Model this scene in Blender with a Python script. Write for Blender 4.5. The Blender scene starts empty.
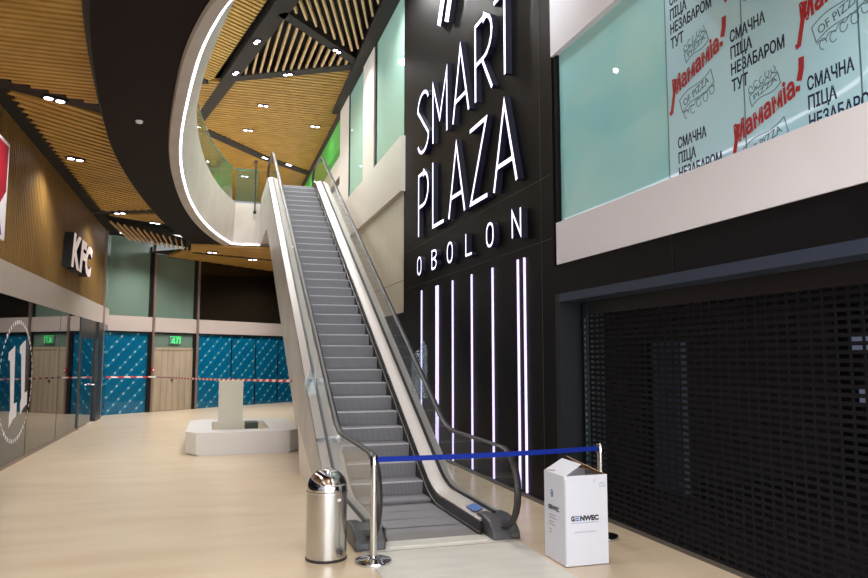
import bpy, bmesh, math, random
from mathutils import Vector, Matrix
random.seed(4)
scene = bpy.context.scene
COL = scene.collection

# ------------------------------------------------------------------ helpers
def lin(c):
    c = c / 255.0
    return c / 12.92 if c <= 0.04045 else ((c + 0.055) / 1.055) ** 2.4
def rgb(r, g, b): return (lin(r), lin(g), lin(b), 1.0)

def principled(name, col, rough=0.5, metal=0.0, ior=1.5, emit=None, estr=0.0, coat=0.0, aniso=0.0):
    m = bpy.data.materials.new(name); m.use_nodes = True
    b = m.node_tree.nodes['Principled BSDF']
    b.inputs['Base Color'].default_value = col
    b.inputs['Roughness'].default_value = rough
    b.inputs['Metallic'].default_value = metal
    b.inputs['IOR'].default_value = ior
    b.inputs['Coat Weight'].default_value = coat
    b.inputs['Anisotropic'].default_value = aniso
    if emit:
        b.inputs['Emission Color'].default_value = emit
        b.inputs['Emission Strength'].default_value = estr
    return m

def noise_mix(m, c1, c2, scale=3.0, stretch=(1, 1, 1), detail=4.0, lo=0.35, hi=0.65, bump=0.0, rough=None):
    nt = m.node_tree; n = nt.nodes; l = nt.links
    b = n['Principled BSDF']
    tc = n.new('ShaderNodeTexCoord'); mp = n.new('ShaderNodeMapping')
    mp.inputs['Scale'].default_value = stretch
    l.new(tc.outputs['Object'], mp.inputs['Vector'])
    nz = n.new('ShaderNodeTexNoise'); nz.inputs['Scale'].default_value = scale; nz.inputs['Detail'].default_value = detail
    l.new(mp.outputs[0], nz.inputs['Vector'])
    cr = n.new('ShaderNodeValToRGB')
    cr.color_ramp.elements[0].position = lo; cr.color_ramp.elements[0].color = c1
    cr.color_ramp.elements[1].position = hi; cr.color_ramp.elements[1].color = c2
    l.new(nz.outputs['Fac'], cr.inputs['Fac']); l.new(cr.outputs['Color'], b.inputs['Base Color'])
    if rough:
        mr = n.new('ShaderNodeMapRange'); mr.inputs['To Min'].default_value = rough[0]; mr.inputs['To Max'].default_value = rough[1]
        l.new(nz.outputs['Fac'], mr.inputs['Value']); l.new(mr.outputs[0], b.inputs['Roughness'])
    if bump:
        bp = n.new('ShaderNodeBump'); bp.inputs['Strength'].default_value = bump; bp.inputs['Distance'].default_value = 0.01
        l.new(nz.outputs['Fac'], bp.inputs['Height']); l.new(bp.outputs[0], b.inputs['Normal'])
    return m

def glass(name, tint=(0.9, 0.96, 0.94, 1), ior=1.45, haze=None, hz=0.0, boost=1.0):
    m = bpy.data.materials.new(name); m.use_nodes = True
    nt = m.node_tree; n = nt.nodes; l = nt.links
    n.clear()
    out = n.new('ShaderNodeOutputMaterial'); mix = n.new('ShaderNodeMixShader')
    fr = n.new('ShaderNodeFresnel'); fr.inputs['IOR'].default_value = ior
    tr = n.new('ShaderNodeBsdfTransparent'); tr.inputs['Color'].default_value = tint
    gl = n.new('ShaderNodeBsdfGlossy'); gl.inputs['Roughness'].default_value = 0.015
    mt = n.new('ShaderNodeMath'); mt.operation = 'MULTIPLY'; mt.inputs[1].default_value = boost; mt.use_clamp = True
    ge = n.new('ShaderNodeNewGeometry'); ms = n.new('ShaderNodeMath'); ms.operation = 'SUBTRACT'; ms.inputs[0].default_value = 1.0
    l.new(ge.outputs['Backfacing'], ms.inputs[1]); m3 = n.new('ShaderNodeMath'); m3.operation = 'MULTIPLY'
    l.new(fr.outputs[0], mt.inputs[0]); l.new(mt.outputs[0], m3.inputs[0]); l.new(ms.outputs[0], m3.inputs[1]); l.new(m3.outputs[0], mix.inputs[0])
    base = tr
    if haze:
        df = n.new('ShaderNodeBsdfDiffuse'); df.inputs['Color'].default_value = haze
        m2 = n.new('ShaderNodeMixShader'); m2.inputs[0].default_value = hz
        l.new(tr.outputs[0], m2.inputs[1]); l.new(df.outputs[0], m2.inputs[2]); base = m2
    l.new(base.outputs[0], mix.inputs[1]); l.new(gl.outputs[0], mix.inputs[2]); l.new(mix.outputs[0], out.inputs[0])
    return m

class MB:
    def __init__(s): s.v = []; s.f = []; s.m = []
    def face(s, pts, mi=0):
        i = len(s.v); s.v += [tuple(p) for p in pts]; s.f.append(tuple(range(i, i + len(pts)))); s.m.append(mi)
    def box(s, a, b, mi=0):
        x0, y0, z0 = [min(a[k], b[k]) for k in range(3)]; x1, y1, z1 = [max(a[k], b[k]) for k in range(3)]
        i = len(s.v)
        s.v += [(x0,y0,z0),(x1,y0,z0),(x1,y1,z0),(x0,y1,z0),(x0,y0,z1),(x1,y0,z1),(x1,y1,z1),(x0,y1,z1)]
        for q in ((0,3,2,1),(4,5,6,7),(0,1,5,4),(1,2,6,5),(2,3,7,6),(3,0,4,7)):
            s.f.append(tuple(i + k for k in q)); s.m.append(mi)
    def hexa(s, p, mi=0, cap=True):           # 8 points: bottom 4, top 4
        i = len(s.v); s.v += [tuple(q) for q in p]
        for q in ((0,3,2,1),(4,5,6,7),(0,1,5,4),(1,2,6,5),(2,3,7,6),(3,0,4,7)):
            s.f.append(tuple(i + k for k in q)); s.m.append(mi)
    def prism(s, fr, poly, n0, n1, mi=0, mi_side=None):   # fr = (o,u,v,n)
        o, u, v, n = fr
        if mi_side is None: mi_side = mi
        a = [o + u * x + v * y + n * n0 for x, y in poly]; b = [o + u * x + v * y + n * n1 for x, y in poly]
        s.face(a[::-1], mi_side); s.face(b, mi)
        k = len(poly)
        for i in range(k):
            j = (i + 1) % k; s.face([a[i], a[j], b[j], b[i]], mi_side)
    def stroke(s, fr, pts, w, n0, n1, closed=False, mi=0, mi_side=None):
        P = [Vector(p) for p in pts]; k = len(P); L = []; R = []
        for i in range(k):
            if closed: a = P[i - 1]; c = P[(i + 1) % k]
            else: a = P[i - 1] if i else None; c = P[i + 1] if i < k - 1 else None
            d1 = (P[i] - a).normalized() if a is not None else None
            d2 = (c - P[i]).normalized() if c is not None else None
            if d1 is None: d1 = d2
            if d2 is None: d2 = d1
            n1v = Vector((-d1.y, d1.x)); n2v = Vector((-d2.y, d2.x)); m = n1v + n2v
            if m.length < 1e-4: m = n1v
            m.normalize(); c_ = max(0.35, m.dot(n1v)); off = m * (w / 2 / c_)
            L.append(P[i] + off); R.append(P[i] - off)
        rng = range(k) if closed else range(k - 1)
        o, u, v, n = fr
        W = lambda p, q: o + u * p[0] + v * p[1] + n * q
        if mi_side is None: mi_side = mi
        for i in rng:
            j = (i + 1) % k
            s.face([W(L[i], n1), W(R[i], n1), W(R[j], n1), W(L[j], n1)], mi)
            s.face([W(L[i], n0), W(L[j], n0), W(R[j], n0), W(R[i], n0)], mi_side)
            s.face([W(L[i], n0), W(L[i], n1), W(L[j], n1), W(L[j], n0)], mi_side)
            s.face([W(R[i], n1), W(R[i], n0), W(R[j], n0), W(R[j], n1)], mi_side)
        if not closed:
            for i in (0, k - 1): s.face([W(L[i], n0), W(R[i], n0), W(R[i], n1), W(L[i], n1)], mi_side)
    def lathe(s, c, prof, seg=40, mi=0):
        i0 = len(s.v); k = len(prof)
        for a in range(seg):
            t = 2 * math.pi * a / seg
            for r, z in prof: s.v.append((c[0] + r * math.cos(t), c[1] + r * math.sin(t), c[2] + z))
        for a in range(seg):
            b = (a + 1) % seg
            for j in range(k - 1):
                s.f.append((i0 + a*k + j, i0 + b*k + j, i0 + b*k + j + 1, i0 + a*k + j + 1)); s.m.append(mi)
    def tube(s, pts, r, seg=10, closed=False, rx=None, mi=0, side_=None):
        pts = [Vector(p) for p in pts]; k = len(pts); i0 = len(s.v); up = Vector((0, 0, 1))
        for i in range(k):
            a = pts[i - 1] if (i or closed) else pts[i]; c = pts[(i + 1) % k] if (i < k - 1 or closed) else pts[i]
            d = (c - a).normalized(); side = d.cross(up)
            if side.length < 1e-3: side = Vector((1, 0, 0))
            if side_ is not None: side = V(side_)
            side.normalize(); n = side.cross(d)
            for j in range(seg):
                t = 2 * math.pi * j / seg
                s.v.append(tuple(pts[i] + side * ((rx or r) * math.cos(t)) + n * (r * math.sin(t))))
        for i in range(k if closed else k - 1):
            i2 = (i + 1) % k
            for j in range(seg):
                j2 = (j + 1) % seg
                s.f.append((i0 + i*seg + j, i0 + i*seg + j2, i0 + i2*seg + j2, i0 + i2*seg + j)); s.m.append(mi)
        if not closed:
            s.f.append(tuple(i0 + j for j in range(seg))[::-1]); s.m.append(mi)
            s.f.append(tuple(i0 + (k-1)*seg + j for j in range(seg))); s.m.append(mi)
    def sweepX(s, path, sec, mi=0, caps=True):
        # path: list of (Y, z); sec: list of (X, dz) closed polygon
        i0 = len(s.v); k = len(sec)
        for (Y, z) in path:
            for (X, dz) in sec: s.v.append((X, Y, z + dz))
        for i in range(len(path) - 1):
            for j in range(k):
                j2 = (j + 1) % k
                s.f.append((i0 + i*k + j, i0 + i*k + j2, i0 + (i+1)*k + j2, i0 + (i+1)*k + j)); s.m.append(mi)
        if caps:
            s.f.append(tuple(i0 + j for j in range(k))[::-1]); s.m.append(mi)
            s.f.append(tuple(i0 + (len(path)-1)*k + j for j in range(k))); s.m.append(mi)
    def build(s, name, mats, parent=None, smooth=False, bevel=0.0, loc=None):
        me = bpy.data.meshes.new(name)
        vs = s.v
        if loc is not None: vs = [(a - loc[0], b - loc[1], c - loc[2]) for a, b, c in s.v]
        me.from_pydata(vs, [], s.f)
        if not isinstance(mats, (list, tuple)): mats = [mats]
        for m in mats: me.materials.append(m)
        if len(mats) > 1: me.polygons.foreach_set('material_index', s.m)
        bm = bmesh.new(); bm.from_mesh(me)
        bmesh.ops.remove_doubles(bm, verts=bm.verts, dist=1e-5)
        bmesh.ops.recalc_face_normals(bm, faces=bm.faces)
        bm.to_mesh(me); bm.free()
        if smooth:
            me.polygons.foreach_set('use_smooth', [True] * len(me.polygons))
            me.set_sharp_from_angle(angle=math.radians(38))
        me.update()
        o = bpy.data.objects.new(name, me); COL.objects.link(o)
        if loc is not None: o.location = loc
        if parent is not None:
            o.parent = parent
            if loc is None: o.matrix_parent_inverse = Matrix.Translation(parent.location).inverted() if parent.rotation_euler.z == 0 else parent.matrix_basis.inverted()
            else: o.location = Vector(loc) - parent.location
        if bevel:
            md = o.modifiers.new('bevel', 'BEVEL'); md.width = bevel; md.segments = 2; md.limit_method = 'ANGLE'
        return o

def empty(name, loc, label=None, cat=None, group=None):
    o = bpy.data.objects.new(name, None); COL.objects.link(o); o.location = loc; o.empty_display_size = 0.1
    if label: o['label'] = label
    if cat: o['category'] = cat
    if group: o['group'] = group
    return o
def tag(o, label, cat, group=None):
    o['label'] = label; o['category'] = cat
    if group: o['group'] = group
    return o
def struct(o): o['kind'] = 'structure'; return o
def dup(root, label=None, loc=None):
    r = root.copy(); COL.objects.link(r)
    if loc: r.location = loc
    if label: r['label'] = label
    for ch in list(root.children):
        c = ch.copy(); COL.objects.link(c); c.parent = r
        for g in list(ch.children):
            d = g.copy(); COL.objects.link(d); d.parent = c
    return r

def text_polys(s, w, h, shear=0.0, bold=0.0, ext=0.004):
    cu = bpy.data.curves.new('t', 'FONT'); cu.body = s; cu.size = 1.0; cu.shear = shear; cu.offset = bold; cu.extrude = 0.5
    cu.resolution_u = 3
    ob = bpy.data.objects.new('t', cu); COL.objects.link(ob)
    dg = bpy.context.evaluated_depsgraph_get()
    me = bpy.data.meshes.new_from_object(ob.evaluated_get(dg))
    vs = [v.co.copy() for v in me.vertices]; fs = [tuple(p.vertices) for p in me.polygons]
    bpy.data.objects.remove(ob); bpy.data.curves.remove(cu); bpy.data.meshes.remove(me)
    x0 = min(v.x for v in vs); x1 = max(v.x for v in vs); y0 = min(v.y for v in vs); y1 = max(v.y for v in vs)
    sx = w / (x1 - x0) if w else h / (y1 - y0); sy = h / (y1 - y0)
    return [((v.x - x0) * sx, (v.y - y0) * sy, (v.z + 0.5) * ext) for v in vs], fs
def add_text(mb, fr, s, x, y, w, h, ang=0.0, shear=0.0, bold=0.0, ext=0.004, n0=0.0, mi=0):
    vs, fs = text_polys(s, w, h, shear, bold, ext)
    o, u, v, n = fr; i = len(mb.v); ca, sa = math.cos(ang), math.sin(ang)
    for a, b, c in vs:
        mb.v.append(tuple(o + u * (x + a*ca - b*sa) + v * (y + a*sa + b*ca) + n * (n0 + c)))
    for f in fs: mb.f.append(tuple(i + k for k in f)); mb.m.append(mi)

V = Vector
# ------------------------------------------------------------------ camera
f_px, Hc = 715.0, 1.85
pitch = math.atan(68 / f_px); psi = math.atan(221 * math.cos(pitch) / f_px)
F = V((math.sin(psi)*math.cos(pitch), math.cos(psi)*math.cos(pitch), math.sin(pitch)))
Rv = V((math.cos(psi), -math.sin(psi), 0)); Uv = Rv.cross(F)
cd = bpy.data.cameras.new('camera'); cam = bpy.data.objects.new('camera', cd); COL.objects.link(cam)
M = Matrix((Rv, Uv, -F)).transposed().to_4x4(); M.translation = V((0, 0, Hc)); cam.matrix_world = M
cd.sensor_width = 36; cd.lens = 36 * f_px / 868; cd.clip_start = 0.05; cd.clip_end = 200
scene.camera = cam

# ------------------------------------------------------------------ materials
floor_m = principled('floor_stone', rgb(205, 182, 150), 0.22, ior=1.45)
noise_mix(floor_m, rgb(210, 187, 158), rgb(222, 203, 176), 1.1, (0.6, 2.4, 1), 7, 0.3, 0.7, rough=(0.27, 0.31))
plate_m = principled('pale_stone', rgb(205, 203, 192), 0.35)
noise_mix(plate_m, rgb(206, 202, 192), rgb(222, 218, 208), 2.0, (1, 3, 1), 6, 0.3, 0.7)
wood_c = principled('golden_wood', rgb(190, 138, 66), 0.5)
noise_mix(wood_c, rgb(184, 142, 64), rgb(206, 164, 84), 2.0, (1, 1, 1), 4, 0.3, 0.7)
wood_hi = principled('honey_wood', rgb(215, 150, 70), 0.5)
noise_mix(wood_hi, rgb(160, 120, 46), rgb(182, 140, 60), 2.0, (1, 1, 1), 4, 0.3, 0.7)
slat_pale = principled('pale_slat', rgb(212, 176, 128), 0.5)
wood_w = principled('brown_wood', rgb(140, 95, 45), 0.45)
noise_mix(wood_w, rgb(116, 86, 38), rgb(142, 106, 50), 2.0, (1, 6, 0.4), 5, 0.3, 0.7)
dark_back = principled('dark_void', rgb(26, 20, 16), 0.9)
beam_m = principled('dark_bronze_beam', rgb(44, 39, 37), 0.6, ior=1.3)
soffit_m = principled('dark_soffit', rgb(27, 18, 19), 0.7, ior=1.25)
white_f = principled('white_fascia', rgb(222, 213, 203), 0.4)
noise_mix(white_f, rgb(194, 185, 175), rgb(206, 198, 188), 1.5, (1, 1, 1), 3)
band_m = principled('band_panel', rgb(236, 234, 242), 0.3)
beige_band = principled('beige_band', rgb(192, 178, 170), 0.35)
panel_w = principled('ivory_panel', rgb(208, 200, 190), 0.45)
def lined(m, c1, c2, scale, axis='Y', width=0.06):
    nt = m.node_tree; n = nt.nodes; l = nt.links; b = n['Principled BSDF']
    tc = n.new('ShaderNodeTexCoord'); sp = n.new('ShaderNodeSeparateXYZ'); l.new(tc.outputs['Object'], sp.inputs[0])
    mu = n.new('ShaderNodeMath'); mu.operation = 'MULTIPLY'; mu.inputs[1].default_value = scale
    l.new(sp.outputs[axis], mu.inputs[0]); fr = n.new('ShaderNodeMath'); fr.operation = 'FRACT'; l.new(mu.outputs[0], fr.inputs[0])
    lt = n.new('ShaderNodeMath'); lt.operation = 'LESS_THAN'; lt.inputs[1].default_value = width; l.new(fr.outputs[0], lt.inputs[0])
    mx = n.new('ShaderNodeMix'); mx.data_type = 'RGBA'; mx.inputs['A'].default_value = c1; mx.inputs['B'].default_value = c2
    l.new(lt.outputs[0], mx.inputs['Factor']); l.new(mx.outputs['Result'], b.inputs['Base Color']); return m
panel_lines = lined(principled('ivory_ribbed', rgb(226, 220, 205), 0.5), rgb(206, 198, 180), rgb(160, 150, 130), 8.0, 'Y', 0.16)
sign_black = principled('sign_black', rgb(34, 31, 30), 0.45, ior=1.2)
noise_mix(sign_black, rgb(13, 12, 13), rgb(19, 17, 18), 2.0, (1, 0.6, 6), 5)
black_m = principled('black_panel', rgb(14, 12, 17), 0.55, ior=1.25)
black_gloss = principled('black_gloss', rgb(14, 14, 16), 0.12)
blue_grey = principled('blue_grey_rail', rgb(48, 58, 78), 0.45, 0.1)
jamb_m = principled('dark_jamb', rgb(12, 18, 26), 0.5)
led_w = principled('led_white', rgb(240, 235, 255), 0.5, emit=rgb(234, 226, 255), estr=1.3)
led_strip = principled('led_strip', rgb(240, 235, 255), 0.5, emit=rgb(218, 196, 255), estr=1.0)
led_ring = principled('led_ring', rgb(240, 235, 255), 0.5, emit=rgb(244, 236, 250), estr=4.5)
lamp_m = principled('lamp_lens', rgb(255, 255, 255), 0.5, emit=rgb(236, 226, 255), estr=9.0)
letter_side = principled('letter_side', rgb(12, 10, 26), 0.6, emit=rgb(50, 36, 150), estr=0.015)
steel = principled('brushed_steel', rgb(205, 203, 200), 0.22, 1.0, aniso=0.5)
steel_dk = principled('dark_steel', rgb(120, 120, 124), 0.32, 1.0)
chrome = principled('chrome', rgb(215, 215, 218), 0.07, 1.0)
deck_m = principled('deck_steel', rgb(184, 177, 172), 0.4, 0.2)
skirt_m = principled('skirt_black', rgb(30, 26, 26), 0.3, 0.3)
truss_m = principled('truss_panel', rgb(186, 180, 172), 0.42, 0.0)
noise_mix(truss_m, rgb(188, 184, 178), rgb(204, 200, 194), 1.2, (1, 1, 1), 3)
truss_lt = principled('truss_light', rgb(232, 226, 216), 0.42, 0.0)
rubber = principled('rubber_black', rgb(44, 40, 40), 0.45)
newel_m = principled('newel_grey', rgb(78, 78, 80), 0.4)
step_m = lined(principled('step_grooved', rgb(160, 158, 162), 0.5, 0.1), rgb(156, 154, 158), rgb(104, 102, 106), 55.0, 'X', 0.4)
nose_m = principled('nose_highlight', rgb(196, 194, 196), 0.4, 0.1)  # lighter step edge, a nose highlight put into the colour
comb_m = principled('comb_alu', rgb(150, 148, 146), 0.4, 0.6)
landing_m = lined(principled('landing_mat', rgb(120, 116, 114), 0.5, 0.1), rgb(146, 142, 140), rgb(108, 104, 102), 60.0, 'X', 0.4)
clear = glass('clear_glass', (0.96, 0.985, 0.975, 1), 1.45)
clear_g = glass('green_glass', (0.78, 0.90, 0.84, 1), 1.5, rgb(150, 190, 175), 0.06)
frost = glass('shop_glass_green', (0.40, 0.5, 0.46, 1), 1.5, rgb(176, 216, 200), 0.82)
grey_pane = principled('grey_green_pane', rgb(108, 128, 115), 0.12)
dark_pane = principled('dark_pane', rgb(34, 28, 20), 0.06)
shop_glass = principled('shop_glass', rgb(10, 12, 18), 0.02, ior=1.75)
edge_green = principled('glass_edge', rgb(70, 110, 96), 0.2)
green_m = principled('green_panel', rgb(60, 160, 56), 0.5)
teal_glass = principled('teal_glass', rgb(150, 204, 202), 0.002, ior=1.5)
noise_mix(teal_glass, rgb(160, 226, 232), rgb(186, 234, 232), 0.7, (1, 1, 1), 3, 0.35, 0.65)
film_m = principled('film_pale', rgb(176, 206, 216), 0.002, ior=1.5)
noise_mix(film_m, rgb(180, 226, 244), rgb(196, 234, 248), 0.9, (1, 1, 1), 3, 0.35, 0.65)
film_dark = principled('film_ink', rgb(34, 44, 78), 0.2)
film_grey = principled('film_line', rgb(96, 118, 136), 0.2)
film_red = principled('film_red', rgb(170, 34, 40), 0.3)
seam_m = principled('film_seam', rgb(92, 124, 132), 0.4)
door_m = principled('door_beige', rgb(196, 178, 148), 0.5)
noise_mix(door_m, rgb(160, 144, 124), rgb(176, 160, 138), 2, (3, 3, 0.4), 4)
line_dk = principled('groove_brown', rgb(120, 104, 84), 0.6)
mull_m = principled('mullion_black', rgb(22, 20, 20), 0.35)
mull_l = principled('mullion_taupe', rgb(150, 128, 118), 0.35, 0.4)
red_m = principled('red_plastic', rgb(190, 32, 40), 0.4)
white_m = principled('white_plastic', rgb(232, 228, 232), 0.4)
kiosk_m = principled('kiosk_white', rgb(228, 224, 220), 0.4)
slab_m = principled('slab_ivory', rgb(206, 202, 184), 0.5)
tan_m = principled('tan_board', rgb(176, 158, 128), 0.6)
grey_dk = principled('dark_grey_box', rgb(66, 72, 68), 0.5)
card_w = principled('card_white', rgb(222, 224, 234), 0.6)
card_b = principled('card_brown', rgb(190, 152, 112), 0.7)
ink_m = principled('ink_black', rgb(28, 30, 48), 0.6)
ink_b = principled('ink_blue', rgb(70, 110, 180), 0.6)
blue_belt = principled('belt_blue', rgb(20, 46, 150), 0.6, ior=1.25)
exit_m = principled('exit_green', rgb(40, 220, 110), 0.4, emit=rgb(40, 225, 110), estr=1.3)
shutter_m = principled('shutter_bronze', rgb(24, 23, 27), 0.6, 0.0, ior=1.2)
purple_m = principled('purple_print', rgb(120, 60, 140), 0.5)

def hoarding():
    m = principled('blue_hoarding', rgb(12, 116, 158), 0.25)
    nt = m.node_tree; n = nt.nodes; l = nt.links; b = n['Principled BSDF']
    tc = n.new('ShaderNodeTexCoord'); mp = n.new('ShaderNodeMapping')
    l.new(tc.outputs['Object'], mp.inputs['Vector'])
    sp = n.new('ShaderNodeSeparateXYZ'); l.new(mp.outputs[0], sp.inputs[0])
    def math_(op, a, bb=None, v2=None):
        q = n.new('ShaderNodeMath'); q.operation = op
        if isinstance(a, float): q.inputs[0].default_value = a
        else: l.new(a, q.inputs[0])
        if bb is not None: l.new(bb, q.inputs[1])
        if v2 is not None: q.inputs[1].default_value = v2
        return q.outputs[0]
    u = math_('MULTIPLY', sp.outputs['X'], v2=1.297)      # run along the diagonal wall
    a1 = math_('ADD', u, sp.outputs['Z']); a2 = math_('SUBTRACT', u, sp.outputs['Z'])
    fa = math_('FRACT', math_('MULTIPLY', a1, v2=2.9)); fb = math_('FRACT', math_('MULTIPLY', a2, v2=2.0))
    da = math_('ABSOLUTE', math_('SUBTRACT', fa, v2=0.5)); db = math_('ABSOLUTE', math_('SUBTRACT', fb, v2=0.5))
    dots = math_('MULTIPLY', math_('LESS_THAN', da, v2=0.16), math_('LESS_THAN', db, v2=0.085))
    streak = math_('LESS_THAN', db, v2=0.12)
    mx = n.new('ShaderNodeMix'); mx.data_type = 'RGBA'; mx.inputs['A'].default_value = rgb(8, 104, 146); mx.inputs['B'].default_value = rgb(24, 122, 164)
    l.new(streak, mx.inputs['Factor'])
    m2 = n.new('ShaderNodeMix'); m2.data_type = 'RGBA'; m2.inputs['B'].default_value = rgb(150, 190, 198)
    l.new(mx.outputs['Result'], m2.inputs['A']); l.new(dots, m2.inputs['Factor']); l.new(m2.outputs['Result'], b.inputs['Base Color'])
    return m
hoard_m = hoarding()
def tape():
    m = principled('tape_stripe', rgb(255, 255, 255), 0.5)
    nt = m.node_tree; n = nt.nodes; l = nt.links; b = n['Principled BSDF']
    tc = n.new('ShaderNodeTexCoord'); sp = n.new('ShaderNodeSeparateXYZ'); l.new(tc.outputs['Object'], sp.inputs[0])
    ad = n.new('ShaderNodeMath'); ad.operation = 'ADD'; l.new(sp.outputs['Y'], ad.inputs[0]); l.new(sp.outputs['Z'], ad.inputs[1])
    mu = n.new('ShaderNodeMath'); mu.operation = 'MULTIPLY'; mu.inputs[1].default_value = 2.6; l.new(ad.outputs[0], mu.inputs[0])
    fr = n.new('ShaderNodeMath'); fr.operation = 'FRACT'; l.new(mu.outputs[0], fr.inputs[0])
    lt = n.new('ShaderNodeMath'); lt.operation = 'LESS_THAN'; lt.inputs[1].default_value = 0.5; l.new(fr.outputs[0], lt.inputs[0])
    mx = n.new('ShaderNodeMix'); mx.data_type = 'RGBA'; mx.inputs['A'].default_value = rgb(240, 232, 230); mx.inputs['B'].default_value = rgb(196, 44, 48)
    l.new(lt.outputs[0], mx.inputs['Factor']); l.new(mx.outputs['Result'], b.inputs['Base Color']); return m
tape_m = tape()

XL, XR, XS = -3.27, 4.03, 4.32     # left wall, right wall, shutter plane
ZC, ZB, ZU, ZT, ZBK = 5.75, 5.42, 6.85, 10.4, 5.32

# ------------------------------------------------------------------ floor
m = MB(); m.box((-9, -9, -0.3), (11, 48, 0)); struct(m.build('floor', floor_m))
m = MB(); m.box((1.41, -8, 0.0), (2.98, 7.16, 0.006)); struct(m.build('floor', plate_m))
m = MB(); m.box((1.45, 6.84, 0.006), (2.96, 6.85, 0.0075)); m.box((1.41,5.0,0.006),(2.98,5.008,0.0075)); struct(m.build('trim_1', line_dk))

# ------------------------------------------------------------------ mezzanine curve
led = [(4.03, 5.45), (3.4, 5.47), (2.65, 5.6), (1.9, 5.68), (1.35, 5.85), (0.9, 6.1), (0.5, 6.5), (0.22, 6.9), (0.01, 7.35), (-0.25, 8.54),
       (-0.44, 10.09), (-0.61, 11.96), (-0.69, 13.6), (-0.70, 14.9), (-0.67, 16.3), (-0.60, 17.6), (-0.45, 19.2), (-0.20, 20.9), (0.12, 22.4), (0.50, 23.75)]
def catmull(P, n=6):
    out = []
    for i in range(len(P) - 1):
        p0 = V(P[max(i-1, 0)]); p1 = V(P[i]); p2 = V(P[i+1]); p3 = V(P[min(i+2, len(P)-1)])
        for k in range(n):
            t = k / n
            out.append(0.5*((2*p1) + (-p0+p2)*t + (2*p0-5*p1+4*p2-p3)*t*t + (-p0+3*p1-3*p2+p3)*t**3))
    out.append(V(P[-1])); return out
curve = catmull(led)
outer_c = catmull([(4.03, 4.3), (2.6, 4.4), (1.2, 4.55), (0.3, 4.95), (-0.5, 5.7), (-1.0, 6.6), (-1.27, 7.54), (-1.48, 9.12), (-1.64, 11.0), (-1.75, 12.8), (-1.74, 14.8),
                   (-1.62, 17.2), (-1.42, 19.5), (-1.18, 21.3), (-0.79, 23.4), (-0.5, 24.4)])
def resample(P, n):
    L = [0]
    for a, b in zip(P, P[1:]): L.append(L[-1] + (b - a).length)
    out = []; j = 0
    for k in range(n):
        t = L[-1] * k / (n - 1)
        while j < len(P) - 2 and L[j+1] < t: j += 1
        q = (t - L[j]) / max(1e-9, L[j+1] - L[j]); out.append(P[j].lerp(P[j+1], q))
    return out
NC = 120
ci = resample(curve, NC); co = resample(outer_c, NC)
YE = 23.75
# dark soffit ring
m = MB()
for a, b, c, d in zip(ci, ci[1:], co[1:], co): m.face([(a.x, a.y, ZB), (b.x, b.y, ZB), (c.x, c.y, ZB), (d.x, d.y, ZB)])
struct(m.build('ceiling', soffit_m))
m = MB()
for a, b in zip(co, co[1:]):
    m.face([(a.x, a.y, ZB), (b.x, b.y, ZB), (b.x, b.y, ZC + 0.25), (a.x, a.y, ZC + 0.25)])
struct(m.build('trim_2', beam_m, smooth=True))
m = MB(); dk = principled('ring_edge', rgb(22, 18, 18), .5)
for i in range(len(co) - 1):
    def nrm(i):
        d = (co[min(i+1, NC-1)] - co[max(i-1, 0)]).normalized(); return V((-d.y, d.x))
    a, b = co[i], co[i+1]; na, nb_ = nrm(i), nrm(i+1)
    m.face([(a.x, a.y, ZC - .01), (b.x, b.y, ZC - .01), (b.x + nb_.x*.10, b.y + nb_.y*.10, ZC - .01), (a.x + na.x*.10, a.y + na.y*.10, ZC - .01)])
struct(m.build('ceiling', dk))
# fascia: grey lip, white face
def along(i, P):
    d = (P[min(i+1, len(P)-1)] - P[max(i-1, 0)]).normalized(); return V((d.y, -d.x))    # towards the void (+x side)
def ribbon(P, prof, closed_prof=False):
    mm = MB(); i0 = 0; k = len(prof)
    for i, p in enumerate(P):
        n = along(i, P)
        for off, z in prof: mm.v.append((p.x + n.x*off, p.y + n.y*off, z))
    for i in range(len(P) - 1):
        for j in range(k if closed_prof else k - 1):
            j2 = (j + 1) % k
            mm.f.append((i*k + j, (i+1)*k + j, (i+1)*k + j2, i*k + j2)); mm.m.append(0)
    if closed_prof:
        mm.f.append(tuple(range(k))); mm.m.append(0); mm.f.append(tuple((len(P)-1)*k + j for j in range(k))); mm.m.append(0)
    return mm
def lean(y):
    if y <= 8: return .75
    if y <= 10: return .75 - .085*(y - 8)
    if y >= 15: return max(.06, .24 - (y - 15)*.02)
    return .58 - .34*(y - 10)/5
def ribbon_y(P, prof, closed_prof=False):       # prof(y) -> [(offset, z)]
    mm = MB(); k = len(prof(P[0].y))
    for i, p in enumerate(P):
        n = along(i, P)
        for off, z in prof(p.y): mm.v.append((p.x + n.x*off, p.y + n.y*off, z))
    for i in range(len(P) - 1):
        for j in range(k if closed_prof else k - 1):
            j2 = (j + 1) % k
            mm.f.append((i*k + j, (i+1)*k + j, (i+1)*k + j2, i*k + j2)); mm.m.append(0)
    if closed_prof:
        mm.f.append(tuple(range(k))); mm.m.append(0); mm.f.append(tuple((len(P)-1)*k + j for j in range(k))); mm.m.append(0)
    return mm
mm = ribbon_y(ci, lambda y: [(-0.17, ZB - .01), (-0.15, ZB - 0.06), (0.0, ZB), (lean(y), ZU), (lean(y) - 0.2, ZU)]); struct(mm.build('trim_3', white_f, smooth=True))
m = MB(); m.box((0.5, YE, ZB), (4.03, YE + 0.25, ZU)); struct(m.build('trim_4', white_f))
full = ci[:-1] + [V((0.50, YE - .01)), V((1.0, YE - .01)), V((1.34, YE - .01))]
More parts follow.
